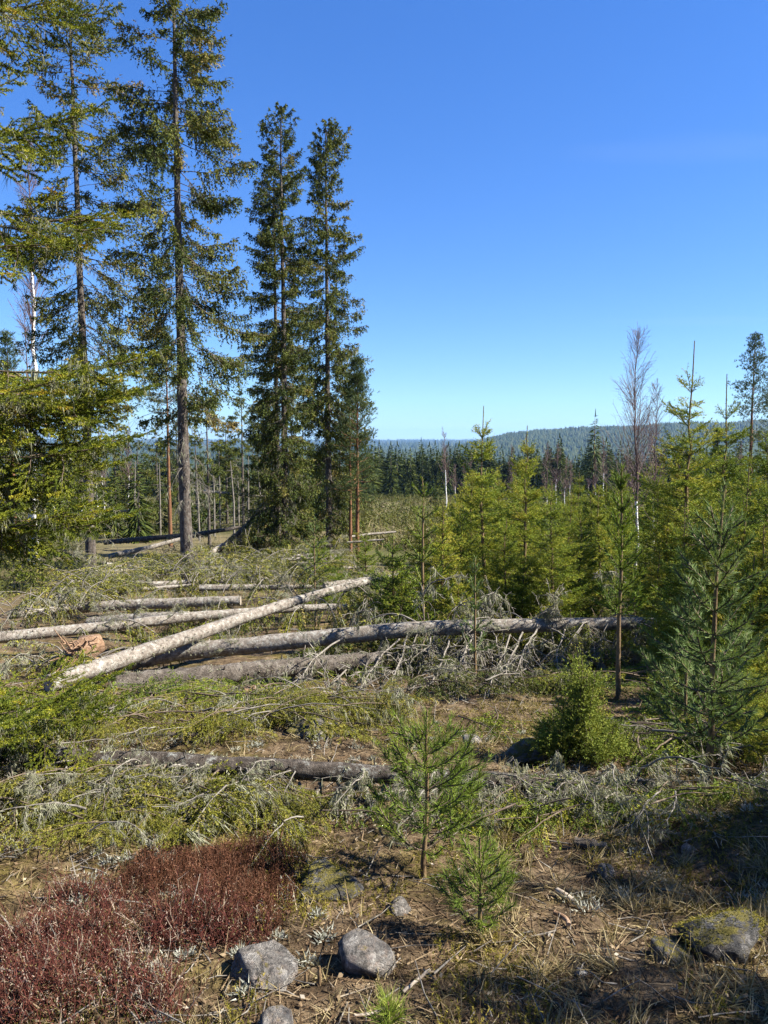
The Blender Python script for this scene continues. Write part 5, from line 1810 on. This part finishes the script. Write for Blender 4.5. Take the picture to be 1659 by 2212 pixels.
rock(1015, 1612, 5.7, .10, .09, .06, .9, 'rock', 35, 'grey stone left of the mossy boulder', 'stone')
rock(860, 1960, 2.85, .055, .045, .045, .3, 'rock', 36, 'grey stone behind the tall pine sapling foot', 'stone')
rock(1030, 1985, 2.75, .04, .04, .03, .3, 'rock_dark', 37, 'dark stone under the smallest pine sapling', 'stone')
rock(770, 1715, 4.45, .07, .06, .075, .3, 'rock_dark', 38, 'dark stone under the thin trunk', 'stone')
rock(1490, 1860, 3.35, .05, .04, .03, .8, 'rock', 40, 'pale stone in the moss of the right bank', 'stone')


def plank_piece(px, py, Yd, L, r, az, tilt, mat, lab, name='log_piece', z=.03):
    p = ray(px, py, Yd)
    o = thing(name, (p[0], p[1], gzs(p[0], p[1]) + z), lab, 'wood')
    mb = MB()
    d = np.array([math.cos(az), math.sin(az), tilt])
    c = wander(-d * L / 2, d * L / 2, 9, .002)
    tube(mb, c, r * (1 + .08 * rng.normal(size=9)), 12, 0, .5, .06, True, 1)
    part('stem', mb.mesh('stem', [M[mat], M['wood_pale']], True), o)


plank_piece(1275, 1848, 3.45, .15, .021, -.35, .0, 'bark_oldlog', 'short cut log piece with pale end on the moss')
plank_piece(1222, 1955, 2.9, .10, .011, -1.0, .0, 'wood_pale', 'splinter of weathered wood on the path', 'splinter', .02)
plank_piece(1212, 2018, 2.68, .08, .009, -1.1, .0, 'wood', 'pinkish bark splinter on the shaded path', 'splinter', .02)
plank_piece(900, 2135, 2.25, .12, .005, .75, .1, 'wood_pale', 'pale dry stick on the ground below the pine sapling', 'stick', .02)
plank_piece(800, 2170, 2.12, .10, .005, .25, .05, 'wood_pale', 'pale dry stick near the bottom edge', 'stick', .015)
plank_piece(540, 1512, 7.5, .12, .035, .3, .1, 'wood', 'small chip of orange torn wood under the old trunk', 'splinter', .1)


def scatter(n, a0, a1, y0, y1, pw=1.0):
    y = y0 + (y1 - y0) * rng.random(n) ** pw
    x = rng.uniform(a0, a1, n) * (y + .25)
    return x, y


def on_ground(x, y, dz=0):
    return np.stack([x, y, gz(x, y) + dz], 1)


def inpoly(x, y, poly):
    """points given as ground positions of picture outlines"""
    c = np.zeros(len(x), bool)
    j_ = len(poly) - 1
    for i_ in range(len(poly)):
        xi, yi = poly[i_]
        xj, yj = poly[j_]
        hit = ((yi > y) != (yj > y)) & (x < (xj - xi) * (y - yi) / (yj - yi + 1e-12) + xi)
        c ^= hit
        j_ = i_
    return c


def ground_pt(px, py):
    lo, hi = .6, 60.0
    for _ in range(50):
        m_ = (lo + hi) / 2
        q = ray(px, py, m_)
        if q[2] > float(np.interp(m_, PY, PZ)):
            lo = m_
        else:
            hi = m_
    q = ray(px, py, lo)
    return q[0], q[1]


def shrub(region, n, h0, h1, mat, name, lab, lean=.25, leaf=6, w=.0028, grey=.12, leafl=.0075):
    poly = [ground_pt(*q) for q in region]
    xs = [p[0] for p in poly]; ys_ = [p[1] for p in poly]
    x = rng.uniform(min(xs), max(xs), n * 3)
    y = rng.uniform(min(ys_), max(ys_), n * 3)
    k = inpoly(x + fbm(x * 3, y * 3, 71, 2) * .45 + rng.normal(0, .11, len(x)), y + fbm(x * 3, y * 3, 73, 2) * .45 + rng.normal(0, .11, len(x)), poly) & (fbm(x * 2.6, y * 2.6, 75, 3) + rng.normal(0, .05, len(x)) > -.05)
    x, y = x[k][:n], y[k][:n]
    P = on_ground(x, y, -.01)
    m_ = len(P)
    edge = np.mean([inpoly(x + rng.normal(0, .13, m_), y + rng.normal(0, .13, m_), poly) for _ in range(8)], 0)
    hh = (.35 + .65 * edge) * rng.uniform(h0, h1, m_) * (1 + 1.6 * fbm(x * 3.2, y * 3.2, 77, 2))
    mb = MB()
    D = rng.normal(0, lean, (m_, 3)); D[:, 2] = 1
    D = unit(D)
    val = np.clip(rng.normal(.45, .2, m_) + .5 * fbm(x * 3, y * 3, 79, 2), 0, .9)
    val[rng.random(m_) < grey] = 1.0
    sticks(mb, P, P + D * hh[:, None], w * .55, w * .3, 0, val)
    for lev in range(leaf):
        t = rng.uniform(.25, 1.0, m_)
        B = P + D * (hh * t)[:, None]
        d2 = D * .8 + rng.normal(0, .5, D.shape)
        d2[:, 2] = np.abs(d2[:, 2])
        d2 = unit(d2)
        l2 = hh * rng.uniform(.12, .38, m_)
        spikes(mb, B, d2, l2, w * .8, 0, np.clip(val + rng.normal(.05, .15, m_), 0, 1))
        for q in range(2):
            B2 = B + d2 * (l2 * rng.uniform(.3, 1, m_))[:, None]
            d3 = d2 + rng.normal(0, .8, D.shape)
            spikes(mb, B2, d3, leafl * rng.uniform(.6, 1.4, m_), leafl * .45, 0, np.clip(val + rng.normal(.12, .2, m_), 0, 1))
    return solo(name, mb.mesh(name, [M[mat]]), label=lab, cat='shrub', kind='stuff')


shrub([(-60, 1985), (150, 1940), (330, 1935), (470, 1990), (560, 2060), (560, 2120), (520, 2230), (-80, 2230)], 4300, .07, .17, 'bilberry', 'bilberry', 'dense reddish bilberry twigs covering the bottom left corner', .5, 5, .0026, .07)
shrub([(230, 1985), (270, 1905), (390, 1850), (520, 1840), (640, 1835), (650, 1895), (580, 1950), (520, 2010), (420, 2030), (300, 2020)], 3000, .07, .145, 'heather', 'heather', 'dense upright brown heather behind the bilberry', .16, 6, .0026, .05, .007)
shrub([(1380, 1800), (1440, 1760), (1480, 1700), (1380, 1690), (1330, 1700)], 700, .08, .16, 'heather', 'heather', 'low brown heather in the shade between juniper and right pine', .3, 5, .004, .1, .012)

# needle litter and small twigs
mb = MB()
x, y = scatter(62000, -.62, .62, 1.55, 9.0, 1.5)
P = on_ground(x, y, .004)
D = rng.normal(0, 1, P.shape); D[:, 2] = rng.normal(.12, .18, len(P))
big = rng.random(len(P)) < .18
spikes(mb, P, D, np.where(big, rng.uniform(.05, .16, len(P)), rng.uniform(.015, .05, len(P))), np.where(big, .0045, .0032) * (1 + y * .13), 0, np.clip(rng.normal(.45, .28, len(P)), 0, 1))
solo('needle_litter', mb.mesh('needle_litter', [M['litter']]), label='brown needles and twig bits strewn over the ground', cat='litter', kind='stuff')

# thin grey sticks all over
mb = MB()
x, y = scatter(1500, -.62, .62, 1.6, 10, 1.3)
P = on_ground(x, y, .012)
D = rng.normal(0, 1, P.shape); D[:, 2] = rng.normal(.05, .15, len(P))
D = unit(D)
L_ = rng.uniform(.05, .22, len(P)) * (1 + y * .06)
Mid = P + D * (L_ * .5)[:, None]
D2 = unit(D + rng.normal(0, .25, D.shape))
rad_ = rng.uniform(.0012, .0035, len(P)) * (1 + y * .06)
a_ = rng.random(len(P))
sticks(mb, P, Mid, rad_, rad_ * .85, 0, a_)
sticks(mb, Mid, Mid + D2 * (L_ * .5)[:, None], rad_ * .85, rad_ * .5, 0, a_)
solo('dry_sticks', mb.mesh('dry_sticks', [M['twig_grey']]), label='thin dry sticks lying over the forest floor', cat='sticks', kind='stuff')

# moss tufts
mb = MB()
x, y = scatter(150000, -.62, .62, 1.55, 8.5, 1.35)
mm = fbm(x * 1.1 + 4, y * 1.1, 83, 4)
k_ = mm > .02
x, y = x[k_], y[k_]
P = on_ground(x, y, -.004)
D = rng.normal(0, .6, P.shape); D[:, 2] = 1
spikes(mb, P, D, rng.uniform(.008, .024, len(P)) * (1 + y * .08), .005 * (1 + y * .1), 0, np.clip(rng.normal(.45, .2, len(P)) + 1.2 * fbm(x * 3, y * 3, 85, 2), 0, 1))
solo('moss', mb.mesh('moss', [M['moss']]), label='yellow-green moss cushions on the forest floor', cat='moss', kind='stuff')

# reindeer lichen clumps
mb = MB()
x, y = scatter(420, -.6, .6, 1.7, 6.5, 1.2)
k_ = fbm(x * 1.7, y * 1.7, 87, 3) > .0
for cx, cy in zip(x[k_], y[k_]):
    n_ = 90
    r0 = rng.uniform(.02, .07)
    off = rng.normal(0, r0 * .5, (n_, 3))
    off[:, 2] = np.abs(off[:, 2]) * .5
    P = np.array([cx, cy, gzs(cx, cy)]) + off
    D = off + rng.normal(0, r0 * .5, off.shape); D[:, 2] = np.abs(D[:, 2]) + .01
    spikes(mb, P, D, rng.uniform(.012, .03, n_), .006, 0, np.clip(rng.normal(.5, .25, n_), 0, 1))
solo('reindeer_lichen', mb.mesh('reindeer_lichen', [M['reindeer']]), label='pale grey cushions of reindeer lichen on the ground', cat='lichen', kind='stuff')

# dry grass
mb = MB()
for (n_, a0, a1, y0, y1, nb, h0, h1, low) in ((150, .12, .58, 2.0, 3.9, 30, .05, .15, .9), (130, -.25, .6, 1.65, 2.4, 16, .03, .09, .6), (160, -.6, .2, 4.8, 8.0, 16, .06, .16, .7), (70, -.6, .0, 2.4, 4.2, 12, .04, .10, .7), (90, .1, .55, 3.6, 6.5, 16, .05, .14, .7)):
    x, y = scatter(n_, a0, a1, y0, y1)
    base = np.repeat(on_ground(x, y, -.003), nb, 0) + rng.normal(0, .018, (n_ * nb, 3)) * np.array([1, 1, 0])
    lean_ = np.repeat(rng.normal(0, .7, (n_, 3)), nb, 0)
    D = lean_ * low + rng.normal(0, .45, base.shape)
    D[:, 2] = rng.uniform(.15, 1.0, len(base))
    hh = rng.uniform(h0, h1, len(base))
    blades(mb, base, D, hh, .0026 * (1 + base[:, 1] * .12), rng.uniform(.1, .5, len(base)), 0, np.clip(rng.normal(.55, .22, len(base)), 0, 1))
solo('dry_grass', mb.mesh('dry_grass', [M['grass_dry']]), label='bleached dry grass tufts on the shaded slope', cat='grass', kind='stuff')

# low green and brown ground shrubs (crowberry, lingonberry) in front
mb = MB()
x, y = scatter(5200, -.2, .6, 1.6, 3.9, .9)
k_ = fbm(x * 2.4, y * 2.4, 91, 3) > .05
x, y = x[k_], y[k_]
P = on_ground(x, y, -.005)
m_ = len(P)
D = rng.normal(0, .45, P.shape); D[:, 2] = 1
needles(mb, P, D, rng.uniform(.03, .09, m_), 16, .012, .0035, .9, 0, np.clip(rng.normal(.45, .2, m_) + .6 * fbm(x * 4, y * 4, 93, 2), 0, 1))
solo('crowberry', mb.mesh('crowberry', [M['moss']]), label='low olive crowberry sprigs scattered over the foreground', cat='undergrowth', kind='stuff')

# fallen dry leaves
mb = MB()
x, y = scatter(900, -.6, .6, 1.6, 6.5, 1.2)
P = on_ground(x, y, .012)
D = rng.normal(0, 1, P.shape); D[:, 2] *= .3
D = unit(D)
W = unit(np.cross(D, np.array([0, 0, 1.]) + rng.normal(0, .35, D.shape)))
s_ = rng.uniform(.006, .014, (len(P), 1))
Vv = np.stack([P - D * s_, P + W * s_ * .6, P + D * s_, P - W * s_ * .6], 1).reshape(-1, 3)
b_ = (np.arange(len(P)) * 4)[:, None]
mb.add(Vv, np.concatenate([np.concatenate([b_, b_ + 1, b_ + 2], 1), np.concatenate([b_, b_ + 2, b_ + 3], 1)]), 0, np.repeat(np.clip(rng.normal(.7, .2, len(P)), 0, 1), 4))
solo('fallen_leaves', mb.mesh('fallen_leaves', [M['litter']]), label='small dry pale leaves scattered on the ground', cat='leaves', kind='stuff')

# ================================================================== haze: the air between here and the hills
m, nt, out = new_mat('air')
vol = N(nt, 'VolumePrincipled')
vol.inputs['Color'].default_value = (.30, .55, 1.0, 1)
vol.inputs['Density'].default_value = 0.000062
vol.inputs['Anisotropy'].default_value = .1
nt.links.new(vol.outputs[0], out.inputs['Volume'])
mb = MB()
bx = np.array([[x, y, z] for x in (-11000, 11000) for y in (-200, 12500) for z in (-260, 160)], float)
q = [(0, 1, 3, 2), (4, 6, 7, 5), (0, 4, 5, 1), (2, 3, 7, 6), (0, 2, 6, 4), (1, 5, 7, 3)]
mb.add(bx, [t for a, b, c, d in q for t in ((a, b, c), (a, c, d))])
solo('haze', mb.mesh('haze', [m]), label='thin blue haze in the air over the valley', cat='haze', kind='stuff')
